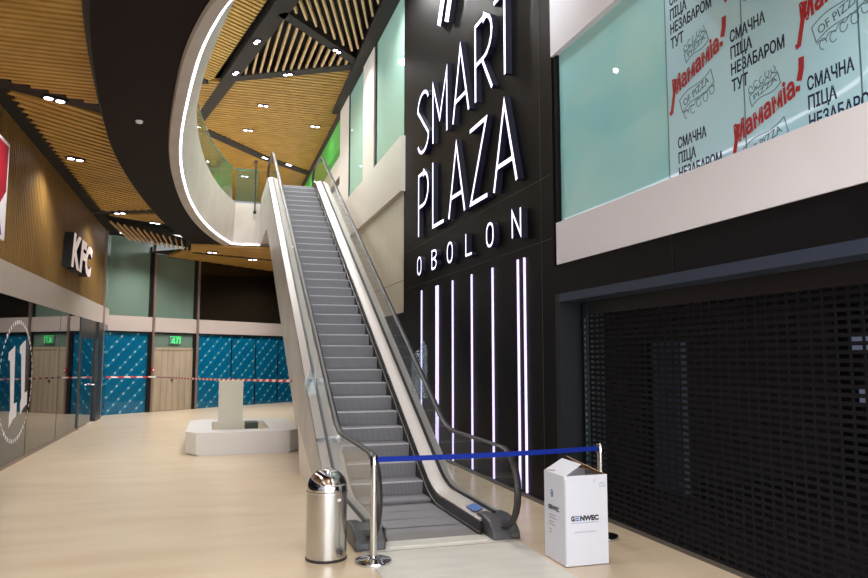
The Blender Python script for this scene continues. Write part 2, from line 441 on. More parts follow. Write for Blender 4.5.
def ledprof(y):
    a = V((lean(y), ZU - ZB)).normalized(); nn = V((a.y, -a.x))
    if y > 23.6: a = V((0, 1)); nn = V((1, 0))
    w0, w1 = .04, (.068 if y < 7 else .090 if y < 16 else .078)
    q = [a*w0, a*w0 + nn*.02, a*w1 + nn*.02, a*w1]
    return [(p.x, ZB + p.y) for p in q]
led_o = ribbon_y(full, ledprof, True).build('light_strip', led_ring)
tag(led_o, 'long curved white light line along the bottom edge of the upper floor', 'light strip')
# upper floor slab (walking surface), behind the fascia
m = MB()
for a, b in zip(ci, ci[1:]):
    m.face([(a.x, a.y, ZU), (b.x, b.y, ZU), (-14, b.y, ZU), (-14, a.y, ZU)]) if a.x < 4.0 and a.y > 7.3 else None
m.box((-14, YE + 0.02, ZU - 0.1), (4.03, 46, ZU - 0.001)); struct(m.build('floor', plate_m))

# ------------------------------------------------------------------ batten ceilings
def clip(poly, p, d):
    ts = []; n = len(poly)
    for i in range(n):
        a = poly[i]; b = poly[(i+1) % n]
        e = (b[0]-a[0], b[1]-a[1]); den = d[0]*e[1] - d[1]*e[0]
        if abs(den) < 1e-9: continue
        w = (a[0]-p[0], a[1]-p[1]); t = (w[0]*e[1] - w[1]*e[0]) / den; s = (w[0]*d[1] - w[1]*d[0]) / den
        if 0 <= s < 1: ts.append(t)
    ts.sort(); return [(ts[i], ts[i+1]) for i in range(0, len(ts) - 1, 2)]
def battens(poly, ang, pitch_, w, h, z, mat, jag=0.0, phase=0.0):
    d = (math.cos(ang), math.sin(ang)); q = (-d[1], d[0])
    pr = [p[0]*q[0] + p[1]*q[1] for p in poly]; k = math.floor(min(pr)/pitch_); mm = MB()
    while k * pitch_ < max(pr):
        o = k * pitch_ + phase; p = (q[0]*o, q[1]*o)
        for t0, t1 in clip(poly, p, d):
            if t1 - t0 < 0.04: continue
            j0 = random.uniform(0, jag); a = (p[0]+d[0]*(t0-j0), p[1]+d[1]*(t0-j0)); b = (p[0]+d[0]*t1, p[1]+d[1]*t1)
            x, y = q[0]*w/2, q[1]*w/2
            mm.hexa([(a[0]-x, a[1]-y, z), (b[0]-x, b[1]-y, z), (b[0]+x, b[1]+y, z), (a[0]+x, a[1]+y, z),
                     (a[0]-x, a[1]-y, z+h), (b[0]-x, b[1]-y, z+h), (b[0]+x, b[1]+y, z+h), (a[0]+x, a[1]+y, z+h)])
        k += 1
    return struct(mm.build('ceiling', mat))
def beam(p, q, w, z, h, name, mat=beam_m, w2=None):
    a = V(p); b = V(q); n = V((-(b-a).y, (b-a).x)).normalized(); w2 = w2 or w
    mm = MB(); P = [a - n*w/2, b - n*w2/2, b + n*w2/2, a + n*w/2]
    mm.hexa([(x.x, x.y, z) for x in P] + [(x.x, x.y, z + h) for x in P]); return struct(mm.build(name, mat))
def pts_outer(y0, y1): return [(p.x, p.y) for p in co if y0 <= p.y <= y1]
# lower ceiling, left aisle: panel 1 (nearest), beam, panel 2, beam, fins
def ox(y):
    best = min((p for p in co[20:]), key=lambda p: abs(p.y - y)); return best.x
p1 = [(-2.95, 3.5)] + [(-1.0, 3.5), (-0.95, 6.6)] + pts_outer(6.7, 11.9)[:] + [(ox(11.95), 11.95), (-3.0, 11.1)]
battens(p1, 0.0, 0.140, 0.078, 0.09, ZC, wood_c)
battens([(-2.95, -6), (4.0, -6), (4.0, 3.9), (0.3, 4.2), (-0.95, 3.5), (-2.95, 3.5)], 0.0, 0.14, 0.09, 0.09, ZC, wood_c)
p2 = [(-3.0, 11.55), (ox(12.35), 12.35)] + pts_outer(12.4, 19.9) + [(ox(20.0), 20.0), (-2.95, 20.75)]
battens(p2, math.radians(43), 0.20, 0.112, 0.09, ZC, wood_c, jag=0.0)
beam((-3.27, 11.15), (-1.45, 12.3), 0.36, ZC + 0.005, 0.1, 'ceiling')
beam((-3.27, 21.05), (-1.2, 20.15), 0.40, ZC + 0.003, 0.1, 'ceiling')
p3 = [(-2.95, 21.3), (ox(20.6), 20.45)] + pts_outer(20.6, 22.6) + [(-2.2, 22.3)]
battens([(-2.9, 21.3), (-1.25, 20.55), (-0.98, 22.3), (-1.6, 22.2)], math.radians(36), 0.125, 0.085, 0.09, ZC, wood_c)
# fins panel near the back left corner, pale slats over a dark recess
mm = MB()
A = V((-3.05, 22.3, ZC)); Bq = V((-0.80, 23.9, ZB + 0.05)); Cq = V((-0.85, 24.9, ZBK + .02)); D = V((-2.55, 23.1, ZBK + 0.04))
for k in range(13):
    t = (k + 0.5) / 13; a = A.lerp(Bq, t); b = D.lerp(Cq, t); dx = V((0.016, 0.008, 0))
    up = V((0, 0, 0.06)); mm.hexa([a - dx, b - dx, b + dx, a + dx, a - dx + up, b - dx + up, b + dx + up, a + dx + up])
struct(mm.build('ceiling', slat_pale))
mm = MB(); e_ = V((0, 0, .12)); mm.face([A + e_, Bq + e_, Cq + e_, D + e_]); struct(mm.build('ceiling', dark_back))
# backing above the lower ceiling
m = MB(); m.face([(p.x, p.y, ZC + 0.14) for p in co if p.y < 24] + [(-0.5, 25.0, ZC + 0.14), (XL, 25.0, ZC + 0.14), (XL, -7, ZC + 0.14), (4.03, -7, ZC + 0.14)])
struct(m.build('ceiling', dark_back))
# wood panel on back zone
pb = [(-0.75, YE), (4.0, YE), (4.0, 31.6), (3.3, 30.9), (-1.9, 26.25), (-2.9, 25.3), (-2.9, 24.3), (-1.9, 24.2)]
battens([(-0.75, 23.5), (4.0, 23.5), (4.0, 27.0), (-0.8, 24.9)], 0.0, 0.15, 0.12, 0.07, ZBK + 0.01, wood_c)
battens([(-1.1, 24.95), (-0.8, 25.05), (4.0, 27.15), (4.0, 31.2), (-1.6, 26.3)], math.radians(25), 0.15, 0.12, 0.07, ZBK + 0.01, wood_c)
beam((-0.75, 25.1), (4.03, 27.1), 0.16, ZBK, 0.1, 'ceiling')
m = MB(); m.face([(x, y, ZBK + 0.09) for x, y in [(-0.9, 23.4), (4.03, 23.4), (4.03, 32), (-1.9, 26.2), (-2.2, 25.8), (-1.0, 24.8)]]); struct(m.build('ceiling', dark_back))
# dark gap strip along the left wall
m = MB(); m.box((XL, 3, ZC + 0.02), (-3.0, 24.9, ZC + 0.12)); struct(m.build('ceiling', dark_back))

# upper ceiling
beam((1.98, 14.6), (-0.78, 27.0), 0.50, ZT, 0.22, 'ceiling', w2=0.34)
beam((1.40, 17.5), (3.80, 20.0), 0.30, ZT, 0.2, 'ceiling')
beam((0.25, 22.35), (3.9, 20.2), 0.36, ZT + 0.002, 0.2, 'ceiling')
beam((-0.42, 22.75), (-3.4, 23.6), 0.34, ZT, 0.2, 'ceiling')
beam((3.80, 4.5), (3.92, 24.3), 0.50, ZT - 0.08, 0.3, 'ceiling', w2=0.34)
beam((-0.55, 27.9), (1.84, 31.0), 0.5, ZT, 0.2, 'ceiling'); beam((1.84, 31.0), (5.2, 34.2), 0.5, ZT + 0.001, 0.2, 'ceiling')
battens([(1.95, 14.0), (3.6, 14.0), (3.65, 19.4), (1.6, 17.3)], math.radians(73), 0.19, 0.055, 0.12, ZT + 0.03, slat_pale)
battens([(1.35, 17.3), (3.65, 19.75), (3.6, 20.3), (0.45, 22.2)], math.radians(92), 0.21, 0.055, 0.12, ZT + 0.03, slat_pale)
battens([(1.5, 14.0), (1.45, 15.0), (-0.25, 22.6), (-3.2, 23.4), (-5, 14)], math.radians(38), 0.17, 0.10, 0.12, ZT + 0.03, wood_c)
battens([(-0.38, 22.8), (0.3, 22.45), (3.75, 20.45), (4.0, 24.4), (4.0, 45), (-13, 45), (-13, 24.5), (-3.4, 23.7)], 0.0, 0.24, 0.155, 0.12, ZT + 0.03, wood_hi)
m = MB(); m.box((-14, 4, ZT + 0.6), (4.4, 46, ZT + 0.7)); struct(m.build('ceiling', dark_back))
m = MB(); m.box((-14, 22.8, ZT + 0.13), (4.4, 46, ZT + 0.15)); struct(m.build('ceiling', dark_back))
m = MB(); m.box((-14, 45.8, ZU), (4.4, 46, ZT + 0.6)); struct(m.build('wall_back', wood_w))

# ------------------------------------------------------------------ left wall
m = MB()
m.box((XL - 0.4, -6, 0), (XL - 0.3, 24.0, ZC + 0.2)); struct(m.build('wall_left', dark_back))
m = MB(); m.box((XL - 0.3, -6, 3.40), (XL - 0.06, 23.9, ZC + 0.1)); struct(m.build('wall_left', dark_back))
mm = MB(); y = 2.0
while y < 23.85:
    mm.box((XL - 0.07, y, 3.40), (XL, y + 0.07, ZC + 0.02)); y += 0.115
struct(mm.build('wall_left', wood_w))
m = MB(); m.box((XL - 0.3, -6, 2.87), (XL + 0.02, 25.15, 3.40)); struct(m.build('trim_5', beige_band))
m = MB(); m.box((XL - 0.03, -6, 0.06), (XL, 20.2, 2.87)); struct(m.build('window_1', shop_glass))
m = MB(); m.box((XL - 0.06, -6, 0), (XL + 0.015, 20.2, 0.06)); struct(m.build('trim_6', mull_l))
m = MB()
for y in (9.0, 12.0, 15.0, 17.7): m.box((XL - 0.02, y - 0.006, 0.06), (XL + 0.004, y + 0.006, 2.87))
struct(m.build('trim_7', mull_m))
# glazed shop door at the end of the shopfront
m = MB(); m.box((XL - 0.06, 20.2, 0), (XL + 0.02, 20.4, 2.87)); m.box((XL - 0.06, 22.9, 0), (XL + 0.06, 23.85, 2.87)); m.box((XL - 0.06, 20.4, 2.35), (XL + 0.01, 22.9, 2.87))
door = struct(m.build('door_1', mull_m))
m = MB(); m.box((XL - 0.04, 20.4, 0.02), (XL - 0.01, 22.9, 2.35)); m.build('door_leaf', shop_glass, door)
m = MB(); m.tube([(XL, 22.3, 1.08), (XL + 0.09, 22.3, 1.08), (XL + 0.09, 22.1, 1.08)], 0.022); m.build('door_handle', chrome, door)
m = MB(); m.box((XL - 0.05, 23.85, 0), (XL + 0.07, 23.92, ZC)); struct(m.build('trim_8', mull_l))
m = MB(); m.box((XL - 0.02, 23.92, 3.40), (XL, 25.1, ZBK + 0.6)); struct(m.build('window_2', grey_pane))
m = MB(); m.box((XL - 0.02, 23.92, 0.0), (XL, 25.1, 2.87)); w3 = struct(m.build('window_3', hoard_m))
m = MB(); m.box((XL + 0.01, 23.92, 0.0), (XL + 0.02, 25.08, 2.87)); m.build('pane', clear, w3)

# ------------------------------------------------------------------ diagonal back wall
O = V((XL, 25.08, 0)); ub = V((6.36, 5.2, 0)).normalized(); vb = V((0, 0, 1)); nb = V((ub.y, -ub.x, 0))
FB = (O, ub, vb, nb)
def bb(mb, u0, u1, z0, z1, n0, n1, mi=0):
    mb.prism(FB, [(u0, z0), (u1, z0), (u1, z1), (u0, z1)], n0, n1, mi)
m = MB(); bb(m, 0, 9.6, 0, ZBK + 0.6, -0.3, -0.1); struct(m.build('wall_back', dark_back))
m = MB(); bb(m, 0, 9.6, 2.70, 3.20, -0.1, 0.02); struct(m.build('trim_9', beige_band))
m = MB(); bb(m, 0, 1.56, 0.0, 2.70, -0.08, -0.05); w = struct(m.build('window_4', hoard_m))
m = MB(); bb(m, 0, 1.56, 0.0, 2.70, -0.03, -0.02); m.build('pane', clear, w)
m = MB(); bb(m, 3.42, 9.6, 0.0, 2.70, -0.08, -0.05); w = struct(m.build('window_5', hoard_m))
m = MB(); bb(m, 3.42, 9.6, 0.0, 2.70, -0.03, -0.02); m.build('pane', clear, w)
m = MB(); bb(m, 5.1, 5.13, 0.0, 2.5, -0.045, -0.02); bb(m, 6.3, 6.33, 0, 2.5, -0.045, -0.02); bb(m, 7.5, 7.53, 0, 2.5, -0.045, -0.02); m.build('pane_joint', mull_m, w)
for nme, a, b_, mt in (('window_6', 0, 1.60, grey_pane), ('window_7', 1.72, 3.40, grey_pane), ('window_8', 3.50, 9.6, dark_pane)):
    m = MB(); bb(m, a, b_, 3.20, ZBK + 0.5, -0.08, -0.05); struct(m.build(nme, mt))
m = MB(); bb(m, 1.72, 3.38, 2.13, 2.70, -0.08, -0.04); struct(m.build('window_9', grey_pane))
# mullions
for i, (u, w_) in enumerate(((1.60, 0.14), (3.42, 0.12))):
    m = MB(); bb(m, u - w_/2 - 0.03, u + w_/2 - 0.03, 0, 2.70, -0.06, 0.03); struct(m.build('trim_%d' % (10 + i), mull_m))
    m = MB(); bb(m, u + w_/2 - 0.05, u + w_/2 + 0.03, 0, 5.6, -0.04, 0.07); struct(m.build('trim_%d' % (12 + i), mull_l))
    m = MB(); bb(m, u - w_/2 - 0.03, u + w_/2 - 0.03, 3.2, 5.6, -0.06, 0.03); struct(m.build('trim_%d' % (14 + i), mull_m))
m = MB(); bb(m, 0, 9.6, 2.64, 2.70, -0.06, 0.025); struct(m.build('trim_16', mull_m))
# beige double door
m = MB(); bb(m, 1.70, 1.80, 0, 2.16, -0.09, -0.01); bb(m, 3.28, 3.38, 0, 2.16, -0.09, -0.01); bb(m, 1.70, 3.38, 2.10, 2.18, -0.09, -0.01)
dr = struct(m.build('door_2', door_m))
for a, b_ in ((1.80, 2.535), (2.545, 3.28)):
    m = MB(); bb(m, a, b_, 0.01, 2.10, -0.07, -0.03)
    for g in (0.36, 0.7): bb(m, a + g*0.72, a + g*0.72 + 0.008, 0.01, 2.10, -0.03, -0.028, 1)
    leaf = m.build('door_leaf', [door_m, line_dk], dr)
m = MB(); bb(m, 2.5355, 2.5445, 0.01, 2.1, -0.05, -0.028); m.build('door_gap', line_dk, dr)
m = MB(); bb(m, 2.47, 2.52, 1.0, 1.10, -0.03, 0.01); m.build('door_handle', steel_dk, dr)
# exit sign (running figure and arrow)
ex = empty('exit_sign', O + ub*2.55 + vb*2.42, 'green lit exit sign above the beige double door in the far wall', 'exit sign')
m = MB(); bb(m, 2.32, 2.80, 2.30, 2.56, -0.04, 0.025); m.build('sign_box', grey_pane, ex); m = MB(); bb(m, 2.33, 2.79, 2.545, 2.56, .025, .03); m.build('sign_edge', exit_m, ex)
m = MB()
m.stroke(FB, [(2.42, 2.44), (2.50, 2.47), (2.47, 2.40), (2.53, 2.36), (2.51, 2.32)], 0.03, 0.025, 0.036)
m.stroke(FB, [(2.47, 2.40), (2.43, 2.36), (2.39, 2.35)], 0.026, 0.025, 0.036)
bb(m, 2.485, 2.515, 2.485, 2.515, 0.03, 0.036)
m.build('running_figure', exit_m, ex)
m = MB(); m.stroke(FB, [(2.62, 2.32), (2.62, 2.51), (2.74, 2.51), (2.74, 2.32)], .022, .03, .036); m.build('doorway_symbol', exit_m, ex)
# red call points on the far mullion
for nm, u, z, lab in (('call_point', 1.66, 1.42, 'small red alarm call point on the mullion left of the beige doors'),
                      ('call_point', 3.47, 1.42, 'small red alarm call point on the mullion right of the beige doors')):
    if u > 3: continue
    c = O + ub*u + vb*z
    cp = empty(nm, c + nb*0.07, lab, 'alarm call point')
    m = MB(); bb(m, u - 0.06, u + 0.06, z - 0.06, z + 0.06, 0.07, 0.12); m.build('housing', red_m, cp, bevel=0.008)
    m = MB(); bb(m, u - 0.03, u + 0.03, z - 0.03, z + 0.03, 0.12, 0.125); m.build('press_plate', white_m, cp)

# ------------------------------------------------------------------ right side wall of the void (beyond the sign)
m = MB(); m.box((XR, 15.4, 0), (XR + 0.3, 32, 2.84)); struct(m.build('wall_right', black_m))
m = MB(); m.box((XR, 15.4, 2.84), (XR + 0.3, YE + 0.3, 5.57)); struct(m.build('wall_right', panel_lines))
m = MB(); m.box((XR - 0.003, 15.4, 3.55), (XR, YE, 3.565)); struct(m.build('trim_17', line_dk))
m = MB(); m.box((XR - 0.10, 15.3, 5.57), (XR + 0.3, YE + 0.3, 6.85)); struct(m.build('trim_18', panel_w))
m = MB(); m.box((XR, YE, 0), (XR + 0.3, 32, 5.6)); struct(m.build('wall_right', black_m))
m = MB(); m.box((XR + 0.0, 15.4, 6.85), (XR + 0.02, 18.35, ZT + 0.1)); struct(m.build('window_10', frost))
m = MB(); m.box((XR + 0.0, 19.9, 6.85), (XR + 0.02, 22.4, ZT + 0.1)); struct(m.build('window_11', frost))
m = MB(); m.box((XR - 0.04, 18.55, 6.85), (XR + 0.25, 20.0, ZT + 0.1)); m.box((XR - 0.04, 22.35, 6.85), (XR + 0.25, 24.0, ZT + 0.1)); struct(m.build('wall_right', panel_w))
m = MB(); m.box((XR - 0.03, 18.30, 6.85), (XR + 0.05, 18.40, ZT)); m.box((XR - 0.03, 22.28, 6.85), (XR + 0.05, 22.38, ZT)); struct(m.build('trim_19', mull_m))
m = MB(); m.box((XR - 0.02, 18.41, 6.85), (XR + 0.04, 18.55, ZT)); struct(m.build('trim_20', steel_dk))
m = MB(); m.box((XR + 0.25, 15.4, 6.8), (XR + 0.35, 46, ZT + 0.6)); struct(m.build('wall_right', panel_w))
m = MB(); m.box((XR + 0.15, 24.0, 6.85), (XR + 0.25, 46, 9.1)); struct(m.build('wall_right', panel_w))
m = MB(); m.box((XR - 0.02, 24.05, 9.1), (XR + 0.145, 36, 10.1)); tag(m.build('fascia_board', green_m), 'bright green fascia board high on the upper floor behind the escalator top', 'sign board')
m = MB(); m.box((XR - 0.02, 24.0, 10.1), (XR + 0.25, 46, ZT + 0.1)); struct(m.build('trim_21', beam_m))
m = MB(); m.box((XR + 0.02, 24.0, 8.05), (XR + 0.18, 40, 8.15)); struct(m.build('trim_22', mull_m))

# ------------------------------------------------------------------ black sign wall
FR = (V((XR, 0, 0)), V((0, -1, 0)), V((0, 0, 1)), V((-1, 0, 0)))      # u = -Y, n = -X
m = MB(); m.box((XR, 8.0, 0), (XR + 0.45, 15.42, ZT + 0.2)); struct(m.build('wall_right', sign_black))
m = MB()
for z in (4.15, 3.33): m.box((XR - 0.003, 8.05, z), (XR, 15.38, z + 0.008))
m.box((XR - 0.003, 8.35, 0), (XR, 8.36, 10)); struct(m.build('trim_23', principled('joint_dark', rgb(58, 54, 52), 0.4)))
m = MB(); m.box((XR - 0.03, 7.98, 0), (XR, 15.45, 0.05)); struct(m.build('baseboard_right', steel_dk))

def rrect(x0, y0, x1, y1, r, n=4):
    out = []
    for cx, cy, a0 in ((x1-r, y1-r, 0), (x0+r, y1-r, 90), (x0+r, y0+r, 180), (x1-r, y0+r, 270)):
        for k in range(n + 1):
            a = math.radians(a0 + 90*k/n); out.append((cx + r*math.cos(a), cy + r*math.sin(a)))
    return out
def arc(cx, cy, rx, ry, a0, a1, n=6): return [(cx + rx*math.cos(math.radians(a0+(a1-a0)*k/n)), cy + ry*math.sin(math.radians(a0+(a1-a0)*k/n))) for k in range(n+1)]
def letter(mb, ch, x, y, w, h, t, n0, n1):
    X = lambda a: x + a*w
    Y_ = lambda b: y + b*h
    S = lambda pts, closed=False: mb.stroke(FR, pts, t, n0, n1, closed, 0, 1)
    e = t/2/h; ex_ = t/2/w
    if ch == 'M': S([(X(ex_), Y_(0)), (X(ex_), Y_(.9)), (X(.5), Y_(.28)), (X(1-ex_), Y_(.9)), (X(1-ex_), Y_(0))])
    elif ch == 'A': S([(X(ex_), Y_(0)), (X(.5), Y_(.97)), (X(1-ex_), Y_(0))]); S([(X(.17), Y_(.27)), (X(.83), Y_(.27))])
    elif ch == 'R':
        r = .42*w
        S([(X(ex_), Y_(0)), (X(ex_), Y_(1-e))] + [(X(.5), Y_(1-e))] + arc(X(.5), Y_(.72), .5*w - t/2, .28*h - t/2, 90, -90, 8) + [(X(ex_), Y_(.44 + e))])
        S([(X(.45), Y_(.44)), (X(1-ex_), Y_(0))])
    elif ch == 'P':
        S([(X(ex_), Y_(0)), (X(ex_), Y_(1-e)), (X(.5), Y_(1-e))] + arc(X(.5), Y_(.72), .5*w - t/2, .28*h - t/2, 90, -90, 8) + [(X(ex_), Y_(.44 + e))])
    elif ch == 'T': S([(X(.5), Y_(0)), (X(.5), Y_(1))]); S([(X(0), Y_(1-e)), (X(1), Y_(1-e))])
    elif ch == 'L': S([(X(ex_), Y_(1)), (X(ex_), Y_(e)), (X(1), Y_(e))])
    elif ch == 'Z': S([(X(0), Y_(1-e)), (X(.97), Y_(1-e)), (X(.03), Y_(e)), (X(1), Y_(e))])
    elif ch == 'N': S([(X(ex_), Y_(0)), (X(ex_), Y_(.97)), (X(1-ex_), Y_(.03)), (X(1-ex_), Y_(1))])
    elif ch == 'O': S(rrect(X(ex_), Y_(e), X(1-ex_), Y_(1-e), .4*w), True)
    elif ch == 'B':
        S([(X(ex_), Y_(e)), (X(ex_), Y_(1-e)), (X(.55), Y_(1-e))] + arc(X(.55), Y_(.76), .40*w, .24*h - t/2, 80, -80, 5) + [(X(ex_), Y_(.52))])
        S([(X(.5), Y_(.52))] + arc(X(.5), Y_(.27), .5*w - t/2, .27*h - t/2, 80, -80, 5) + [(X(ex_), Y_(e))])
    elif ch == 'S':
        rx = .5*w - t/2
        top = arc(X(.5), Y_(.75), rx, .25*h - t/2, 20, 180, 8); bot = arc(X(.5), Y_(.25), rx, .25*h - t/2, 0, -160, 8)
        S(top + [(X(.5), Y_(.5))] + bot)
def sign_word(name, word, spans, y0, y1, t, label):
    root = empty(name, (XR, (spans[0][0] + spans[-1][1])/2, y0), label, 'illuminated sign')
    for ch, (ya, yb) in zip(word, spans):
        mb = MB(); letter(mb, ch, -ya, y0, ya - yb, y1 - y0, t, 0.004, 0.104)
        mb.build('letter', [led_w, letter_side], root)
sign_word('illuminated_lettering', 'SMART', [(13.93, 13.10), (12.86, 11.94), (11.66, 10.78), (10.52, 9.74), (9.68, 8.86)], 5.93, 7.22, 0.064, 'large white lit letters SMART, top word on the black wall beside the escalator')
sign_word('illuminated_lettering', 'PLAZA', [(13.86, 13.12), (12.87, 12.17), (11.90, 11.0), (10.76, 10.0), (9.76, 8.86)], 4.28, 5.56, 0.064, 'large white lit letters PLAZA, middle word on the black wall beside the escalator')
sign_word('illuminated_lettering', 'OBOLON', [(13.93, 13.62), (12.92, 12.60), (11.98, 11.66), (11.00, 10.70), (10.06, 9.76), (9.08, 8.76)], 3.49, 3.87, 0.04, 'small white lit letters OBOLON, bottom word on the black wall above the light tubes')
em = empty('illuminated_emblem', (XR, 12.0, 8.0), 'white lit emblem of two slanting blades above the word SMART, cut by the photo top', 'illuminated sign')
for pts in ([(-12.45, 8.12), (-12.15, 8.60), (-12.0, 9.2), (-11.9, 9.8)], [(-11.98, 7.98), (-11.72, 8.45), (-11.55, 9.1), (-11.45, 9.8)]):
    m = MB(); m.stroke(FR, pts, 0.24, 0.004, 0.104, False, 0, 1); m.build('blade', [led_w, letter_side], em)
names = ['leftmost vertical light tube on the black sign wall, partly behind the handrail',
         'left tube of the left close pair of vertical lights on the black wall', 'right tube of the left close pair of vertical lights on the black wall',
         'single vertical light tube under the first O after the B of OBOLON', 'single vertical light tube under the L of OBOLON',
         'single vertical light tube under the last O of OBOLON', 'left tube of the right close pair of vertical lights, under the N of OBOLON',
         'rightmost vertical light tube on the black wall, right tube of its close pair']
for (y, w_), nm in zip(((13.93, .06), (12.93, .06), (12.82, .06), (11.95, .06), (10.97, .06), (10.05, .06), (9.10, .06), (8.88, .06)), names):
    m = MB(); m.box((XR - 0.018, y - w_/3, 0.06), (XR, y + w_/3, 3.2)); tag(m.build('light_tube', led_strip), nm, 'light tube', 'vertical light tubes on the black wall')

# ------------------------------------------------------------------ right shopfront
m = MB(); m.box((XR - 0.02, -4, 2.98), (XR + 0.6, 7.9, 3.50)); struct(m.build('trim_24', band_m))
m = MB(); m.box((XR, -4, 2.62), (XR + 0.5, 8.0, 2.98)); struct(m.build('trim_25', black_m))
m = MB(); m.box((XR - 0.004, 5.6, 2.64), (XR, 5.61, 2.98)); struct(m.build('trim_26', mull_m))
m = MB(); m.box((XR + 0.06, -4, 3.50), (XR + 0.10, 8.05, 5.70)); w12 = struct(m.build('window_12', teal_glass))
m = MB(); m.box((XR + 0.02, 7.9, 3.5), (XR + 0.11, 8.0, 5.7)); struct(m.build('trim_27', black_m))
m = MB(); m.box((XR - 0.02, -4, 5.66), (XR + 0.5, 7.98, 6.9)); struct(m.build('trim_28', band_m))
m = MB(); m.box((XR + 0.05, 0, 6.9), (XR + 0.08, 8, ZT + .2)); struct(m.build('window_13', frost))
m = MB(); m.box((XR, -4, 2.52), (XS + 0.06, 7.9, 2.62)); struct(m.build('trim_29', blue_grey))
m = MB(); m.box((XR + 0.0, 7.88, 0), (XR + 0.6, 8.0, 2.62)); struct(m.build('wall_right', jamb_m))
# shutter
sh = empty('roller_shutter', (XS, 4.0, 0), 'dark perforated roller shutter closed across the shopfront on the right', 'roller shutter')
mm = MB(); z = 0.04; y0s, y1s = 1.2, 7.70; r = 0
while z < 2.36:
    mm.box((XS, y0s, z), (XS + 0.012, y1s, z + 0.030)); y = y0s + 0.03
    while y < y1s:
        mm.box((XS + 0.002, y, z + 0.030), (XS + 0.010, y + 0.022, z + 0.061)); y += 0.115
    z += 0.061; r += 1
mm.build('curtain', shutter_m, sh)
m = MB(); m.box((XS - 0.02, 7.70, 0), (XS + 0.05, 7.80, 2.52)); 
m.build('guide_rail', principled('rail_dark', rgb(40, 56, 64), 0.35, 0.4), sh)
z = 0.1; slot_m = principled('slot_pale', rgb(120, 130, 136), 0.4)
while z < 2.3:
    m = MB(); m.box((XS - 0.024, 7.735, z), (XS - 0.02, 7.765, z + 0.035)); m.build('rail_slot', slot_m, sh); z += 0.075
m = MB(); m.box((XS - 0.01, y0s, 0.0), (XS + 0.03, 7.70, 0.045)); m.build('bottom_bar', steel_dk, sh)
m = MB(); m.box((XS - 0.01, y0s, 2.36), (XS + 0.10, 7.70, 2.52)); m.build('headbox', principled('headbox', rgb(30, 28, 30), 0.4), sh)
m = MB(); m.box((XS + 0.05, 7.80, 0), (XS + 0.12, 7.9, 2.6)); struct(m.build('trim_30', jamb_m))
# dim shop interior
m = MB(); m.box((XS + 0.1, -4, 0.0), (9.5, 9.1, 0.006)); struct(m.build('floor', principled('shop_floor_dark', rgb(70, 66, 66), 0.5)))
m = MB(); m.box((9.5, -4, 0), (9.6, 9.2, 2.7)); m.box((XR + 0.46, 9.1, 0), (9.6, 9.2, 2.7)); struct(m.build('wall_right', dark_back))
m = MB(); m.box((XR + 0.46, -4, 2.66), (9.6, 9.2, 2.7)); struct(m.build('ceiling', dark_back))
m = MB(); m.box((6.0, 8.25, 0.0), (6.1, 8.9, 2.05))
tag(m.build('display_panel', principled('screen_blue', rgb(60, 66, 80), 0.3, emit=rgb(96, 104, 124), estr=0.045)), 'tall dim greyish panel inside the closed shop behind the left part of the shutter', 'display panel')
for k, (yy, zz) in enumerate(((7.35, 1.92), (7.25, 1.25))):
    m = MB(); m.box((8.0, yy - 0.25, zz), (8.05, yy + 0.05, zz + 0.22))
    tag(m.build('menu_screen', principled('screen_pale', rgb(150, 160, 180), 0.3, emit=rgb(150, 160, 190), estr=0.15)), ('small pale lit screen deep inside the closed shop, the higher one', 'small pale lit screen deep inside the closed shop, the lower one')[k], 'screen', 'lit screens in the closed shop')

# pizza window film, one wide printed sheet set
XF = XR + 0.055
FP = (V((XF, 0, 0)), V((0, -1, 0)), V((0, 0, 1)), V((-1, 0, 0)))
fp = empty('window_film', (XF, 4.0, 3.5), 'pale blue printed window film announcing pizza, on the glass above the shutter', 'window film')
m = MB(); m.box((XF - 0.003, -3.9, 3.51), (XF + 0.003, 5.68, 5.65)); m.build('film_sheet', film_m, fp)
m = MB()
for y in (5.68, 4.66, 3.57):
    m = MB(); m.box((XF - 0.005, y - 0.006, 3.51), (XF - 0.003, y + 0.006, 5.65)); m.build('film_seam', seam_m, fp)
def clipz(mb, z0):           # trim whatever runs below the sheet
    bm = bmesh.new(); vs = [bm.verts.new(v) for v in mb.v]
    for f_ in mb.f:
        try: bm.faces.new([vs[i] for i in f_])
        except ValueError: pass
    bmesh.ops.bisect_plane(bm, geom=bm.verts[:] + bm.edges[:] + bm.faces[:], plane_co=(0, 0, z0), plane_no=(0, 0, -1), clear_outer=True)
    bmesh.ops.bisect_plane(bm, geom=bm.verts[:] + bm.edges[:] + bm.faces[:], plane_co=(0, 0, 5.65), plane_no=(0, 0, 1), clear_outer=True)
    out = MB(); bm.verts.ensure_lookup_table(); bm.verts.index_update()
    out.v = [tuple(v.co) for v in bm.verts]; out.f = [tuple(v.index for v in f_.verts) for f_ in bm.faces]; out.m = [0]*len(out.f); bm.free(); return out
blocks = [(5.60, 4.90), (4.80, 4.19), (4.02, 3.49), (5.54, 3.49), (4.00, 4.90), (3.22, 4.19), (2.42, 4.90), (2.42, 3.49)]
lines = [('СМАЧНА', .40, 2), ('ПІЦА', .25, 1), ('НЕЗАБАРОМ', .585, 0), ('ТУТ', .19, -1)]
for (Y0, Z0) in blocks:
    for tx, w_, k in lines:
        hh = 0.108 if 'Ц' not in tx else 0.13
        zz = Z0 + k*0.142 - (0 if 'Ц' not in tx else 0.022)
        if zz + hh < 3.52 or zz > 5.64: continue
        mb = MB(); add_text(mb, FP, tx, -Y0, zz, w_, hh, bold=0.02, ext=0.002, n0=0.003); mb = clipz(mb, 3.515)
        if mb.v: mb.build('lettering', film_dark, fp)
